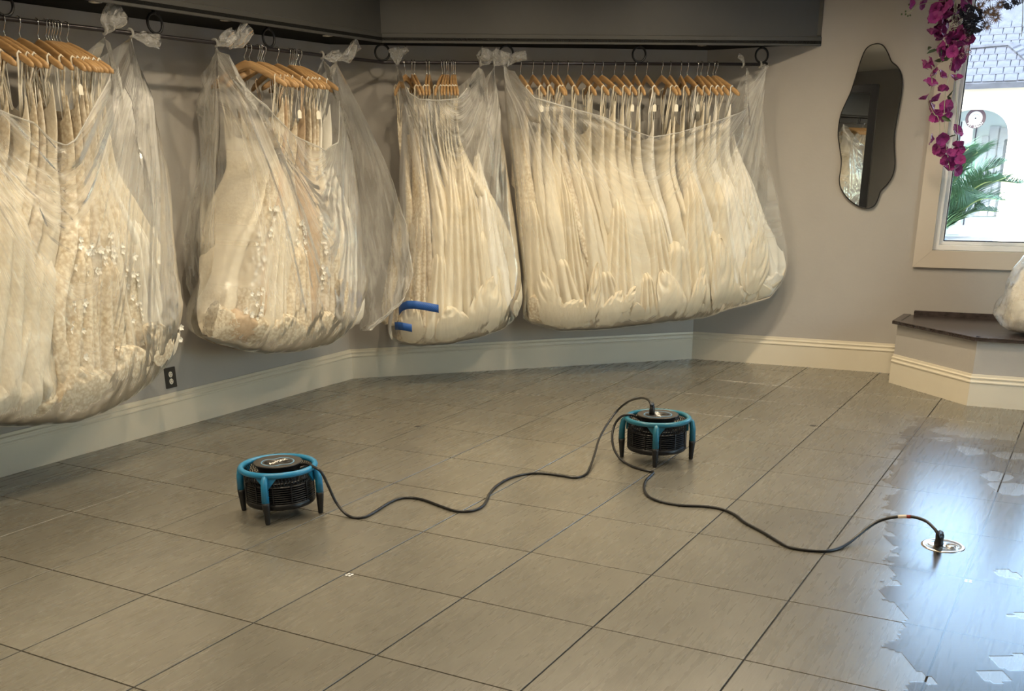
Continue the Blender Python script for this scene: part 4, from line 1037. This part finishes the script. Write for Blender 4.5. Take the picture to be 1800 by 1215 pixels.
pg = [Vector((pb.x, pb.y, .2305)), Vector((pb.x, pb.y, .252)), Vector((pb.x, pb.y, .270)), Vector((pb.x, pb.y, .285)), top]
local(MB().tube(pg, [.0150, .0150, .0125, .0090, .0075], 10).build('plug', M['cord'], None, True), cord1)
# cord from the second fan to the floor outlet
c2 = [fanpt(f2, math.radians(178), .085, .200), fanpt(f2, math.radians(178), .125, .224), at_z(1098, 730, .226), at_z(1088, 736, .20), at_z(1080, 748, .165), at_z(1076, 768, .115), at_z(1079, 788, .065), at_z(1087, 803, .028), at_z(1098, 813, CR)]
c2 += [at_z(x, y, CR) for x, y in [(1114, 821), (1134, 827), (1148, 830), (1144, 836), (1135, 845), (1132, 858), (1138, 871), (1158, 881), (1195, 888), (1235, 890), (1265, 894), (1290, 904), (1310, 919), (1340, 935), (1368, 952), (1388, 962), (1418, 967), (1450, 969), (1472, 965)]]
c2 += [at_z(1490, 956, .012), at_z(1508, 942, .03), at_z(1527, 927, .055), at_z(1548, 915, .078), at_z(1575, 909, .095), at_z(1605, 909, .105), at_z(1627, 916, .105), at_z(1641, 928, .095), at_z(1648, 938, .08), at_z(1650.5, 946, .063)]
cord2 = empty('power_cord', at_z(1418, 967)); tag(cord2, 'black power cord running from the middle fan to the round floor outlet', 'cord')
sp2 = smooth_path(c2, 8); local(MB().tube(sp2, CR, 8).build('cable', M['cord'], None, True), cord2)
i0 = min(range(len(sp2)), key=lambda i: abs(project(sp2[i])[0] - 1577) + abs(project(sp2[i])[1] - 909)); i1 = min(range(len(sp2)), key=lambda i: abs(project(sp2[i])[0] - 1603) + abs(project(sp2[i])[1] - 909))
im = (i0 + i1) // 2
local(MB().tube(sp2[i0:im + 2], CR * 1.25, 8).build('paper_label', M['cordlabel'], None, True), cord2); local(MB().tube(sp2[im + 1:i1 + 1], CR * 1.22, 8).build('red_label', M['cordred'], None, True), cord2)
oc_ = (at_z(1618.5, 958) + at_z(1696.5, 962)) / 2
q = at_z(1650.5, 953, .02); q = Vector((q.x, q.y, 0)); tp = at_z(1650.5, 946, .063)
local(MB().tube([q + Vector((0, 0, .006)), q + Vector((0, 0, .016)), q + Vector((0, 0, .022)), q + Vector((0, 0, .034)), q + Vector((0, 0, .040)), q + Vector((0, 0, .050)), q + Vector((0, 0, .056)), tp], [.0175, .0185, .0165, .0150, .0165, .0165, .0130, .0065], 12).build('plug', M['cord'], None, True), cord2)
fo = empty('floor_outlet', oc_); tag(fo, 'round metal floor outlet plate with a black plug in it', 'outlet')
MB().lathe([(.0815, 0), (.0815, .002), (.078, .0042), (.070, .0046), (.068, .0036), (.001, .0036)], n=48).build('cover_plate', M['brass'], fo, True)
for (dx_, r_) in ((-.030, .026), (.028, .030)):
    MB().tube([(dx_ * G1.x + r_ * math.cos(a), dx_ * G1.y + r_ * math.sin(a), .0040) for a in [2 * math.pi * i / 28 for i in range(28)]], .0016, 6, True).build('cap_ring', M['chrome'], fo, True)
MB().lathe([(.020, .0036), (.020, .0058), (.001, .0058)], (.028 * G1.x, .028 * G1.y, 0), 24).build('screw_cap', M['brass'], fo, True)
# small square tile inserts left in the joints
INS = [(614, 1011, 'small square insert in the tile joint right of the left fan\'s shadow'), (734, 750, 'tiny dark insert in the tile joint between the two fans'), (1429, 748.5, 'tiny dark insert in the tile joint right of the middle fan'), (1702, 1022, 'small pale square insert in the tile joint below the floor outlet')]
for x, y, lb in INS:
    p = at_z(x, y); e_ = empty('tile_insert', p, math.atan2(G1.y, G1.x)); tag(e_, lb, 'insert', 'square inserts in the tile joints')
    MB().box((0, 0, .0004), .030, .030, .0008).build('frame', M['grout'], e_)
    for i in (-1, 1):
        for j in (-1, 1): MB().box((i * .0075, j * .0075, .0009), .0105, .0105, .0006).build('cell', M['sash'] if x in (614, 1702) else M['plate'], e_)

# shallow water left on the floor
wet = [(1588, 748), (1622, 733), (1650, 738), (1672, 752), (1690, 768), (1735, 772), (1800, 760), (1990, 770), (2200, 1000), (2200, 1500), (1700, 1500), (1625, 1215), (1580, 1080), (1558, 960), (1556, 880), (1572, 812)]
WP = [at_z(x, y) for x, y in wet]
dry = [(1668, 757, .10), (1740, 762, .16), (1712, 792, .07), (1772, 800, .10), (1755, 838, .10), (1795, 860, .12), (1655, 772, .05), (1790, 1165, .07), (1768, 1192, .03), (1785, 1012, .035), (1800, 1082, .05), (1700, 800, .03), (1770, 865, .05), (1690, 745, .05), (1645, 752, .03)]
DP = [(at_z(x, y), r_) for x, y, r_ in dry]
def pdist(p):
    """signed distance to the outline, positive inside."""
    best = 9; ins = False
    for i in range(len(WP)):
        a, b = WP[i], WP[(i + 1) % len(WP)]; d = b - a; t = max(0, min(1, (p - a).dot(d) / d.length_squared)); best = min(best, (a + d * t - p).length)
        if (a.y > p.y) != (b.y > p.y) and p.x < (b.x - a.x) * (p.y - a.y) / (b.y - a.y) + a.x: ins = not ins
    return best if ins else -best
mb = MB(); CE = .016; idx = {}
x0, x1, y0, y1 = min(p.x for p in WP), min(3.4, max(p.x for p in WP)), max(1.7, min(p.y for p in WP)), max(p.y for p in WP)
def wv(i, j):
    if (i, j) not in idx: idx[(i, j)] = len(mb.v); mb.v.append((x0 + i * CE, y0 + j * CE, .0010))
    return idx[(i, j)]
for i in range(int((x1 - x0) / CE)):
    for j in range(int((y1 - y0) / CE)):
        p = Vector((x0 + (i + .5) * CE, y0 + (j + .5) * CE, 0))
        f = pdist(p) + .10 * noise.noise((p.x * 5, p.y * 5, 1)) + .05 * noise.noise((p.x * 16, p.y * 16, 4))
        for q_, r_ in DP:
            dd = (p - q_); k_ = math.hypot(dd.dot(G1), dd.dot(G2) * 1.3); f = min(f, (k_ - r_) + .09 * noise.noise((p.x * 9, p.y * 9, 8)))
        if f > 0: mb.f.append((wv(i, j), wv(i + 1, j), wv(i + 1, j + 1), wv(i, j + 1)))
wt = mb.build('water_puddle', M['water'], None, True); tag(wt, 'shallow shiny water spread on the tiles beside the floor outlet', 'water', kind='stuff')

# ================================================================== MIRROR ON THE RIGHT WALL
mp = [(1543, 77), (1530, 80), (1521, 88), (1514, 104), (1507, 126), (1497, 158), (1489, 176), (1480, 196), (1475, 216), (1473.5, 238), (1476, 258), (1479, 280), (1478, 298), (1475.5, 315), (1478, 330), (1487, 345), (1500, 357), (1515, 364.5), (1527, 366), (1537, 361), (1543, 350), (1548, 336), (1560, 323), (1569, 308), (1573, 288), (1572, 262), (1572, 238), (1576, 212), (1582, 180), (1586, 150), (1584, 130), (1577, 117), (1567, 108), (1561, 94), (1553, 81)]
msz = [WR.sz(x, y, .02) for x, y in mp]
mc = (sum(s for s, _ in msz) / len(msz), sum(z for _, z in msz) / len(msz))
def catm(l, n=4):
    out = []; N = len(l)
    for i in range(N):
        p0, p1, p2, p3 = (l[(i + k - 1) % N] for k in range(4))
        for k in range(n):
            t = k / n; out.append(tuple(.5 * ((2 * b) + (c - a) * t + (2 * a - 5 * b + 4 * c - d) * t * t + (3 * b - a - 3 * c + d) * t ** 3) for a, b, c, d in zip(p0, p1, p2, p3)))
    return out
mo = catm(msz); nM_ = len(mo)
mir = empty('wall_mirror', WR.P(mc[0], 0, min(z for _, z in msz))); tag(mir, 'wavy free-form frameless mirror on the wall left of the window', 'mirror')
vs = [WR.P(s, w_, z) for w_ in (.014, .020) for s, z in mo]
local(MB().add(vs, [tuple(range(nM_ - 1, -1, -1)), tuple(range(nM_, 2 * nM_))] + [(i, (i + 1) % nM_, nM_ + (i + 1) % nM_, nM_ + i) for i in range(nM_)]).build('glass', M['mirror']), mir)
local(MB().tube([WR.P(s, .018, z) for s, z in mo], .0042, 6, True).build('rim', M['ring'], None, True), mir)
vs = [WR.P(mc[0] + (s - mc[0]) * .8, w_, mc[1] + (z - mc[1]) * .8) for w_ in (.0005, .014) for s, z in mo]
local(MB().add(vs, [tuple(range(nM_ - 1, -1, -1)), tuple(range(nM_, 2 * nM_))] + [(i, (i + 1) % nM_, nM_ + (i + 1) % nM_, nM_ + i) for i in range(nM_)]).build('backing', M['black']), mir)

# tall black-framed mirror standing at the back of the room (seen only as a reflection)
FM = Vector((-3.2, .08, 0)); fa = math.radians(68.3)      # facing direction angle
fm = empty('standing_mirror', FM, fa - math.pi / 2); tag(fm, 'tall black-framed standing mirror seen reflected in the wavy wall mirror', 'mirror')
# local frame: x right, y facing direction
MW, MH, FWd = 1.15, 2.42, .11
for (cx_, cz_, sx_, sz_) in ((-(MW - FWd) / 2, MH / 2, FWd, MH), ((MW - FWd) / 2, MH / 2, FWd, MH), (0, MH - FWd / 2, MW - 2 * FWd, FWd), (0, FWd / 2, MW - 2 * FWd, FWd)):
    MB().box((cx_, 0, cz_), sx_, .06, sz_, bev=.008).build('frame_board', M['black'], fm)
MB().box((0, .012, MH / 2), MW - 2 * FWd, .006, MH - 2 * FWd).build('glass', M['mirror'], fm)
MB().box((0, -.012, MH / 2), MW - 2 * FWd, .03, MH - 2 * FWd).build('back_board', M['black'], fm)
for sx_ in (-1, 1): MB().tube([(sx_ * .4, -.03, 1.2), (sx_ * .42, -.45, .012)], .016, 8).build('rear_leg', M['black'], fm, True)

# ================================================================== HANGING FLOWERS
def bract():
    mb = MB(); rnd = random.Random(3)
    for k in range(4):
        a = k * 1.57 + rnd.uniform(-.3, .3); tilt = rnd.uniform(.1, .7); u = Vector((math.cos(a), math.sin(a), 0)); v = Vector((-u.y, u.x, 0)); up = Vector((0, 0, 1)); L = rnd.uniform(.034, .044)
        pts = []
        for (t_, wd, hz) in ((0, .004, 0), (.35, .021, .006), (.7, .019, .004), (1.0, .001, -.003)):
            c = u * (L * t_ * math.cos(tilt)) + up * (L * t_ * math.sin(tilt) + hz); pts += [c - v * wd + up * .004, c, c + v * wd + up * .004]
        mb.add(pts, [(i * 3 + j, i * 3 + j + 1, i * 3 + j + 4, i * 3 + j + 3) for i in range(3) for j in range(2)])
    return mb.mesh('blossom', M['purple'], False, False)
def dahlia(R, n, mat, name, spiky=False):
    mb = MB(); rnd = random.Random(5)
    for k in range(n):
        z = 1 - 2 * (k + .5) / n; rr = math.sqrt(1 - z * z); a = k * 2.39996; d = Vector((rr * math.cos(a), rr * math.sin(a), z)); s_ = d.cross(Vector((.3, .2, .9))).normalized(); t_ = d.cross(s_)
        if spiky:
            b = d * R * .25; mb.add([b + s_ * .002, b - s_ * .002, b + t_ * .002, d * R * rnd.uniform(.8, 1.15)], [(0, 1, 3), (1, 2, 3), (2, 0, 3)])
        else:
            w_ = R * .30; b = d * R * .55; mb.add([b, b + s_ * w_ * .8 + d * R * .25, d * R * rnd.uniform(.92, 1.05) + t_ * w_ * .35, b - s_ * w_ * .8 + d * R * .25, b + d * R * .18], [(0, 1, 4), (1, 2, 4), (2, 3, 4), (3, 0, 4)])
    return mb.mesh(name, mat, False, False)
BL = bract(); DA = dahlia(.036, 60, M['dahlia'], 'dahlia'); GR = dahlia(.050, 70, M['greyflower'], 'slate_flower'); TN = dahlia(.046, 90, M['tanflower'], 'dried_flower', True); BLU = dahlia(.026, 40, M['blush'], 'blush_flower')
LF = MB().add([(0, 0, 0), (.018, .012, .004), (.045, .010, .004), (.065, 0, -.006), (.045, -.010, .004), (.018, -.012, .004), (.03, 0, -.003)], [(0, 1, 6), (1, 2, 6), (2, 3, 6), (3, 4, 6), (4, 5, 6), (5, 0, 6)]).mesh('leaf', M['leaf'], False, False)
FW = .34
def fpt(x, y, dw=0.0):
    s, z = WR.sz(x, y, FW + dw); return WR.P(s, FW + dw, z)
gar = empty('flower_garland', fpt(1680, 10) + Vector((0, 0, .35))); tag(gar, 'hanging garland of purple artificial blossoms in front of the window', 'flowers')
rnd = random.Random(21)
def put(me, x, y, sc=1.0, dw=0.0):
    o = link(me.name.split('.')[0], me, gar); p = fpt(x, y, dw + rnd.uniform(-.03, .03)); o.location = p - gar.location; o.scale = (sc,) * 3
    o.rotation_euler = (rnd.uniform(-.6, 2.2), rnd.uniform(-.6, .6), rnd.uniform(0, 6.28)); return o
for cx_, cy_ in [(935, 455), (900, 485), (1000, 525), (1025, 550), (945, 615), (920, 710), (1035, 650), (1005, 720), (990, 745), (1075, 760), (985, 812), (1080, 852), (1140, 465), (1175, 470), (1130, 575), (1125, 945), (985, 990), (1030, 975), (1015, 1055), (1155, 1050),
                 (1060, 345), (1030, 370), (1090, 370), (1150, 375), (1160, 400), (960, 250), (985, 240), (1000, 190), (1060, 260), (1040, 285), (1010, 130), (1030, 60), (1060, 30), (1120, 270), (1200, 250), (1185, 280), (990, 100), (1050, 130), (1100, 290), (880, 12), (850, 20), (1250, -20), (1000, -20)]:
    put(BL, 1400 + cx_ / 4.05, cy_ / 4.05, rnd.uniform(1.15, 1.5))
for k in range(26): put(BL, rnd.uniform(1644, 1704), rnd.uniform(-4, 104) , rnd.uniform(1.2, 1.6), rnd.uniform(-.05, .05))
for x, y in [(1651, 261), (1685.6, 260), (1669, 272), (1664, 282), (1678, 282), (1689, 284), (1667, 301), (1679, 298), (1672, 285)]: put(BL, x, y, rnd.uniform(1.1, 1.35))
for x, y in [(1680, 46), (1692, 14), (1684, 26), (1668, 30), (1660, 12), (1676, -12)]: put(DA, x, y, rnd.uniform(.9, 1.1), -.02)
for x, y in [(1706, 38), (1712, 26), (1702, 50), (1718, 44), (1699, 20), (1775, 4), (1790, -4)]: put(GR, x, y, rnd.uniform(.85, 1.05), .03)
for x, y in [(1728, 26), (1734, 44), (1742, 20), (1750, 30), (1724, 8), (1758, 8), (1740, -6)]: put(TN, x, y, rnd.uniform(.9, 1.15), -.01)
for x, y in [(1700, 66), (1690, 62), (1698, 84), (1702, 92), (1690, 98)]: put(BLU, x, y, rnd.uniform(.7, 1.0), .02)
for x, y in [(1636, 82), (1662, 105), (1670, 102), (1655, 98), (1676, 158), (1667, 168), (1668, 242), (1655, 205), (1648, 88), (1728, -10), (1745, -12), (1765, -14)]: put(LF, x, y, rnd.uniform(.8, 1.2))
def strand(pts, r_=.0022):
    P_ = [fpt(x, y) for x, y in pts]; o = MB().tube(smooth_path(P_, 5), r_, 5).build('stem', M['stem'], None, True); local(o, gar)
strand([(1680, 0), (1670, 60), (1662, 100), (1640, 122), (1638, 150), (1632, 176), (1642, 200), (1648, 205), (1652, 222), (1651, 262)])
strand([(1680, 0), (1677, 80), (1672, 115), (1664, 150), (1660, 190), (1661, 230), (1664, 262), (1670, 300)])
strand([(1680, 0), (1684, 70), (1682, 115), (1680, 150), (1682, 200), (1684, 240), (1686, 260)])
strand([(1680, 0), (1640, 4), (1612, 10), (1602, 20), (1592, 25)])
strand([(1798, -20), (1798, 20), (1797, 45), (1795.5, 64)])
for x, y in [(1585, 25), (1592, 20), (1592, 25), (1596, 28), (1600, 27), (1598, 8)]:
    o = MB().lathe([(.001, -.006), (.005, -.003), (.006, 0), (.005, .003), (.001, .006)], n=8).build('berry', M['leaf'], gar, True); o.location = fpt(x, y) - gar.location
pt = fpt(1680, 0); pc = Vector((pt.x, pt.y, CEIL))
local(MB().tube([pt, pt.lerp(pc, .5), pc - Vector((0, 0, .003))], .004, 6).build('hanging_wire', M['ring'], None, True), gar)

# ================================================================== BAG ON THE PLATFORM
pbz = TOPZ + .001
pc0 = at_z(1822, 586, pbz)
pbag = empty('wrapped_gown', Vector((pc0.x, pc0.y, pbz))); tag(pbag, 'plastic-wrapped cream gown resting on the platform at the right edge', 'gown')
def lump(R, H, seed, fl=1.0):
    def f(u, v):
        a, z = u * 2 * math.pi, v; rr = interp([(0, .001), (.03, .85), (.12, 1.0), (.35, .78), (.6, .52), (.85, .30), (1, .16)], z)[0] * R
        d = Vector((math.cos(a), math.sin(a), 0)); g = noise.noise((d.x * 2 + seed, d.y * 2, z * 4)); g2 = noise.noise((d.x * 5, d.y * 5 + seed, z * 9))
        return Vector((d.x * rr * (1 + .22 * g + .10 * g2), d.y * rr * fl * (1 + .22 * g + .1 * g2), max(.002, z * H + .015 * g2)))
    return f
MB().grid(lump(.25, .80, 3), 64, 40).build('plastic_wrap', M['filmflap'], pbag, True, False)
MB().grid(lump(.205, .70, 6), 64, 40).build('folded_gown', FAB['white'], pbag, True, False)

# ================================================================== OUTSIDE THE WINDOW
gp = MB().prism([(-30, 60), (60, 60), (60, -30), (-30, -30)], -.35, -.25).build('ground', M['pave']); tag(gp, kind='structure')
FO = CAM + ray(1745, 430) * ((-.25 - CAM.z) / ray(1745, 430).z)
FO = Vector((FO.x, FO.y, 0)); WX = Wall((FO.x, FO.y), (.896, -.444))
salon = empty('salon_building', FO); tag(salon, 'sunlit cream building with shingle roof and arched entrance, beyond the window', 'building')
def X(px, py, w=0): return WX.sz(px, py, w)
arR = X(1771, 250)[0]; arT = X(1700, 192)[1]; arS = X(1771, 240)[1]; eave = X(1740, 147)[1]
arW = arR - X(1640, 250)[0]; arL = arR - arW; arC = (arL + arR) / 2
mb = MB()
def arch_z(s):
    x = (s - arC) / (arW / 2); return arS + (arT - arS) * math.sqrt(max(0, 1 - abs(x) ** 2.3)) if abs(x) < 1 else -1
cols = [arL - 7] + [arL + arW * i / 28 for i in range(29)] + [arR + 6]
for i, (a, b) in enumerate(zip(cols, cols[1:])):
    za, zb_ = (arch_z(a), arch_z(b)) if 0 < i < len(cols) - 2 else (-.3, -.3)
    if i == 1: za = arS
    if i == len(cols) - 3: zb_ = arS
    vs = [WX.P(s, w_, z) for s, z0_ in ((a, za), (b, zb_)) for w_ in (0, -.45) for z in (z0_, eave)]
    mb.add(vs, [(0, 1, 5, 4), (2, 6, 7, 3), (0, 4, 6, 2), (1, 3, 7, 5), (0, 2, 3, 1), (4, 5, 7, 6)])
local(mb.build('facade', M['stucco']), salon)
def xbox(name, s0, s1, z0, z1, w0, w1, mat, par=salon):
    return local(MB().box(WX.P((s0 + s1) / 2, (w0 + w1) / 2, (z0 + z1) / 2), abs(s1 - s0), abs(w1 - w0), abs(z1 - z0), WX.e, WX.n, Vector((0, 0, 1))).build(name, mat), par)
DB = -2.2
xbox('recess_wall', arL - 1.5, arR + 3.5, -.3, eave - .05, DB - .1, DB, M['salonwall'])
for (xa, xb, ya, yb) in [(1741, 1747, 222, 310), (1756, 1763, 225, 330), (1727, 1732, 239, 300), (1766, 1770, 245, 330)]:
    (s0, z1_), (s1, z0_) = X(xa, ya, DB), X(xb, yb, DB); xbox('side_panel', s0, s1, min(z0_, .2), z1_, DB, DB + .05, M['salondark'])
for (x_, yt) in [(1690, 214), (1716, 224)]:
    s0, z1_ = X(x_ + 1, yt, DB); xbox('door_gap', s0 - .012, s0 + .012, 0, z1_, DB, DB + .04, M['doorgap'])
(s0, z1_), (s1, _) = X(1690, 214, DB), X(1713, 214, DB); xbox('door_leaf', s0 + .02, s1, -.2, z1_ + .02, DB, DB + .03, M['signwhite'])
# round sign
sgs, sgz = X(1715, 208, -1.0); sgR = abs(X(1733, 208, -1.0)[0] - sgs)
sign = empty('salon_sign', WX.P(sgs, -1.0, sgz)); tag(sign, 'round mauve and white sign reading PET SALON hanging in the arch', 'sign')
SR = Matrix((( WX.e.x, 0, WX.n.x), (WX.e.y, 0, WX.n.y), (0, 1, 0))).to_4x4()
def onsign(o): o.parent = sign; o.matrix_local = SR; return o
onsign(MB().lathe([(sgR, -.02), (sgR, .02), (.001, .02)], n=40).build('sign_disc', M['signring']))
onsign(MB().lathe([(sgR * .68, .018), (sgR * .68, .024), (.001, .024)], n=40).build('centre_disc', M['signwhite']))
onsign(MB().lathe([(sgR * .42, .022), (sgR * .42, .027), (sgR * .36, .027), (sgR * .36, .022)], n=32, close=True).build('inner_ring', M['salondark']))
onsign(MB().lathe([(sgR * .09, .022), (sgR * .09, .028), (.001, .028)], n=16).build('centre_dot', M['doorgap']))
txt = 'PET SALON'
for i, ch in enumerate(txt):
    if ch == ' ': continue
    tc = bpy.data.curves.new('ch', 'FONT'); tc.body = ch; tc.size = sgR * .36; tc.align_x = 'CENTER'; tc.align_y = 'CENTER'; tc.extrude = .004
    to = bpy.data.objects.new('tmp', tc); COL.objects.link(to); bpy.context.view_layer.update()
    me = bpy.data.meshes.new_from_object(to.evaluated_get(bpy.context.evaluated_depsgraph_get())); bpy.data.objects.remove(to)
    me.materials.clear(); me.materials.append(M['signwhite'])
    a = math.radians(-90 - 52 + 104 * i / (len(txt) - 1)); o = link('letter', me); o.parent = sign
    o.matrix_local = SR @ Matrix.Translation((sgR * .84 * math.cos(a), sgR * .84 * math.sin(a), .022)) @ Matrix.Rotation(a + math.pi / 2, 4, 'Z')
local(MB().tube([WX.P(sgs, -1.0, sgz + sgR - .02), WX.P(sgs, -1.0, max(sgz + sgR + .1, arT + .3))], .015, 6).build('hanging_bar', M['ring'], None, True), sign)
# shingle roof: rows of single shingles on a sloping deck
roof = MB(); sl_ = math.radians(40); rowh = .20
def RP(s, t_, lift=0.0):
    """point on the roof: t_ metres up the slope from the eave."""
    return WX.P(s, .55 - t_ * math.cos(sl_), eave - .02 + t_ * math.sin(sl_)) + (WX.n * math.sin(sl_) + Vector((0, 0, math.cos(sl_)))) * lift
rs0, rs1 = arL - 4, arR + 4
vs = [RP(rs0, 0), RP(rs1, 0), RP(rs1, 5), RP(rs0, 5), RP(rs0, 0, -.12), RP(rs1, 0, -.12), RP(rs1, 5, -.12), RP(rs0, 5, -.12)]
rf = local(roof.add(vs, [(0, 1, 2, 3), (7, 6, 5, 4), (0, 4, 5, 1), (1, 5, 6, 2), (2, 6, 7, 3), (3, 7, 4, 0)]).build('roof', M['shingle']), salon)
nx = WX.e; ny = (-WX.n * math.cos(sl_) + Vector((0, 0, math.sin(sl_)))); nz = nx.cross(ny)
rnd = random.Random(9); SHM = {}
for wv_ in (.15, .19, .23):
    mbx = MB(); mbx.box((wv_ / 2, .12, .014), wv_ - .010, .24, .016, bev=.003); SHM[wv_] = mbx.mesh('shingle', M['shingle'])
MATR = Matrix(((nx.x, ny.x, nz.x), (nx.y, ny.y, nz.y), (nx.z, ny.z, nz.z))).to_4x4()
nsh = 0
for r in range(9):
    s = X(1655, 120)[0] - .3 + rnd.uniform(0, .1)
    while s < X(1800, 120)[0] + .7 and nsh < 280:
        wv_ = rnd.choice([.15, .19, .23]); o = link('shingle', SHM[wv_]); o.parent = rf
        mt = MATR.copy() @ Matrix.Rotation(-.05, 4, 'X'); mt.translation = RP(s, r * rowh + .01 + rnd.uniform(0, .012), .012 + .004 * rnd.random()); o.matrix_basis = mt; s += wv_ + .004; nsh += 1
# hip gable in front with cap shingles
hs, hz = X(1712, 64, .3)[0], X(1712, 64, .3)[1]
p0 = RP(X(1708, 62)[0], 1.02, .06); p1 = RP(X(1782, 57)[0], 1.06, .06)
local(MB().tube([p0, p1], .035, 6).build('ridge_cap', M['shingle'], None), salon)
p2 = RP(X(1800, 110)[0] + .35, .25, .06)
for k in range(7):
    c = p1.lerp(p2, (k + .5) / 7.0); d = (p2 - p1).normalized(); local(MB().box(c, .20, .17, .03, d, d.cross(nz).normalized(), nz).build('hip_shingle', M['shingle']), salon)
# sago palm
pb_ = CAM + ray(1648, 400) * 10.2; pbase = Vector((pb_.x, pb_.y, -.25))
palm = empty('sago_palm', pbase); tag(palm, 'green sago palm with feathery fronds outside the window', 'palm')
crown = CAM + ray(1640, 420) * 10.2
local(MB().tube([pbase, pbase.lerp(crown, .5), crown], [.16, .17, .13], 10).build('trunk', M['darkwood'], None, True), palm)
rnd = random.Random(4)
FR = [((1655, 360), (1700, 285), (1718, 268)), ((1660, 372), (1712, 312), (1758, 290)), ((1668, 372), (1730, 322), (1796, 322)), ((1665, 392), (1720, 352), (1770, 352)), ((1662, 400), (1712, 372), (1756, 372)), ((1650, 340), (1668, 290), (1680, 265)), ((1650, 350), (1676, 285), (1702, 262)), ((1664, 385), (1716, 335), (1768, 312)), ((1640, 380), (1600, 330), (1560, 330)), ((1640, 380), (1600, 370), (1550, 400))]
for k, fr in enumerate(FR):
    dd = [10.2, 9.9 + .25 * math.sin(k * 2), 9.5 + .5 * math.sin(k * 1.7)]
    pts = [crown] + [CAM + ray(x, y) * d_ for (x, y), d_ in zip(fr, dd)]
    sp = smooth_path(pts, 8); f_ = MB().tube(sp, [lerp(.014, .004, i / (len(sp) - 1)) for i in range(len(sp))], 5).build('frond', M['palmrib'], None, True); local(f_, palm)
    mb = MB()
    for i in range(3, len(sp) - 1):
        for h in (0, .5):
            p = sp[i].lerp(sp[i + 1], h); tg_ = (sp[i + 1] - sp[i]).normalized(); t_ = (i + h) / len(sp); L = .34 * math.sin(math.pi * min(1, .12 + t_ * .86)) ** .6 + .03
            side = tg_.cross(Vector((0, 0, 1))).normalized(); up_ = side.cross(tg_)
            for sg in (-1, 1):
                for q_ in (0, .33, .66):
                    pp_ = p + tg_ * (q_ * .05); d_ = (side * sg * .75 + tg_ * .75 + up_ * rnd.uniform(.15, .5)).normalized(); wv_ = d_.cross(up_).normalized() * .0048
                    e1_ = pp_ + d_ * L * .6; e2_ = pp_ + d_ * L + Vector((0, 0, -.04)); mb.add([pp_ - wv_, pp_ + wv_, e1_ + wv_, e1_ - wv_, e2_], [(0, 1, 2, 3), (3, 2, 4)])
    o = mb.build('leaflets', M['palm'], None, False, False); o['kind'] = 'stuff'; o.parent = f_
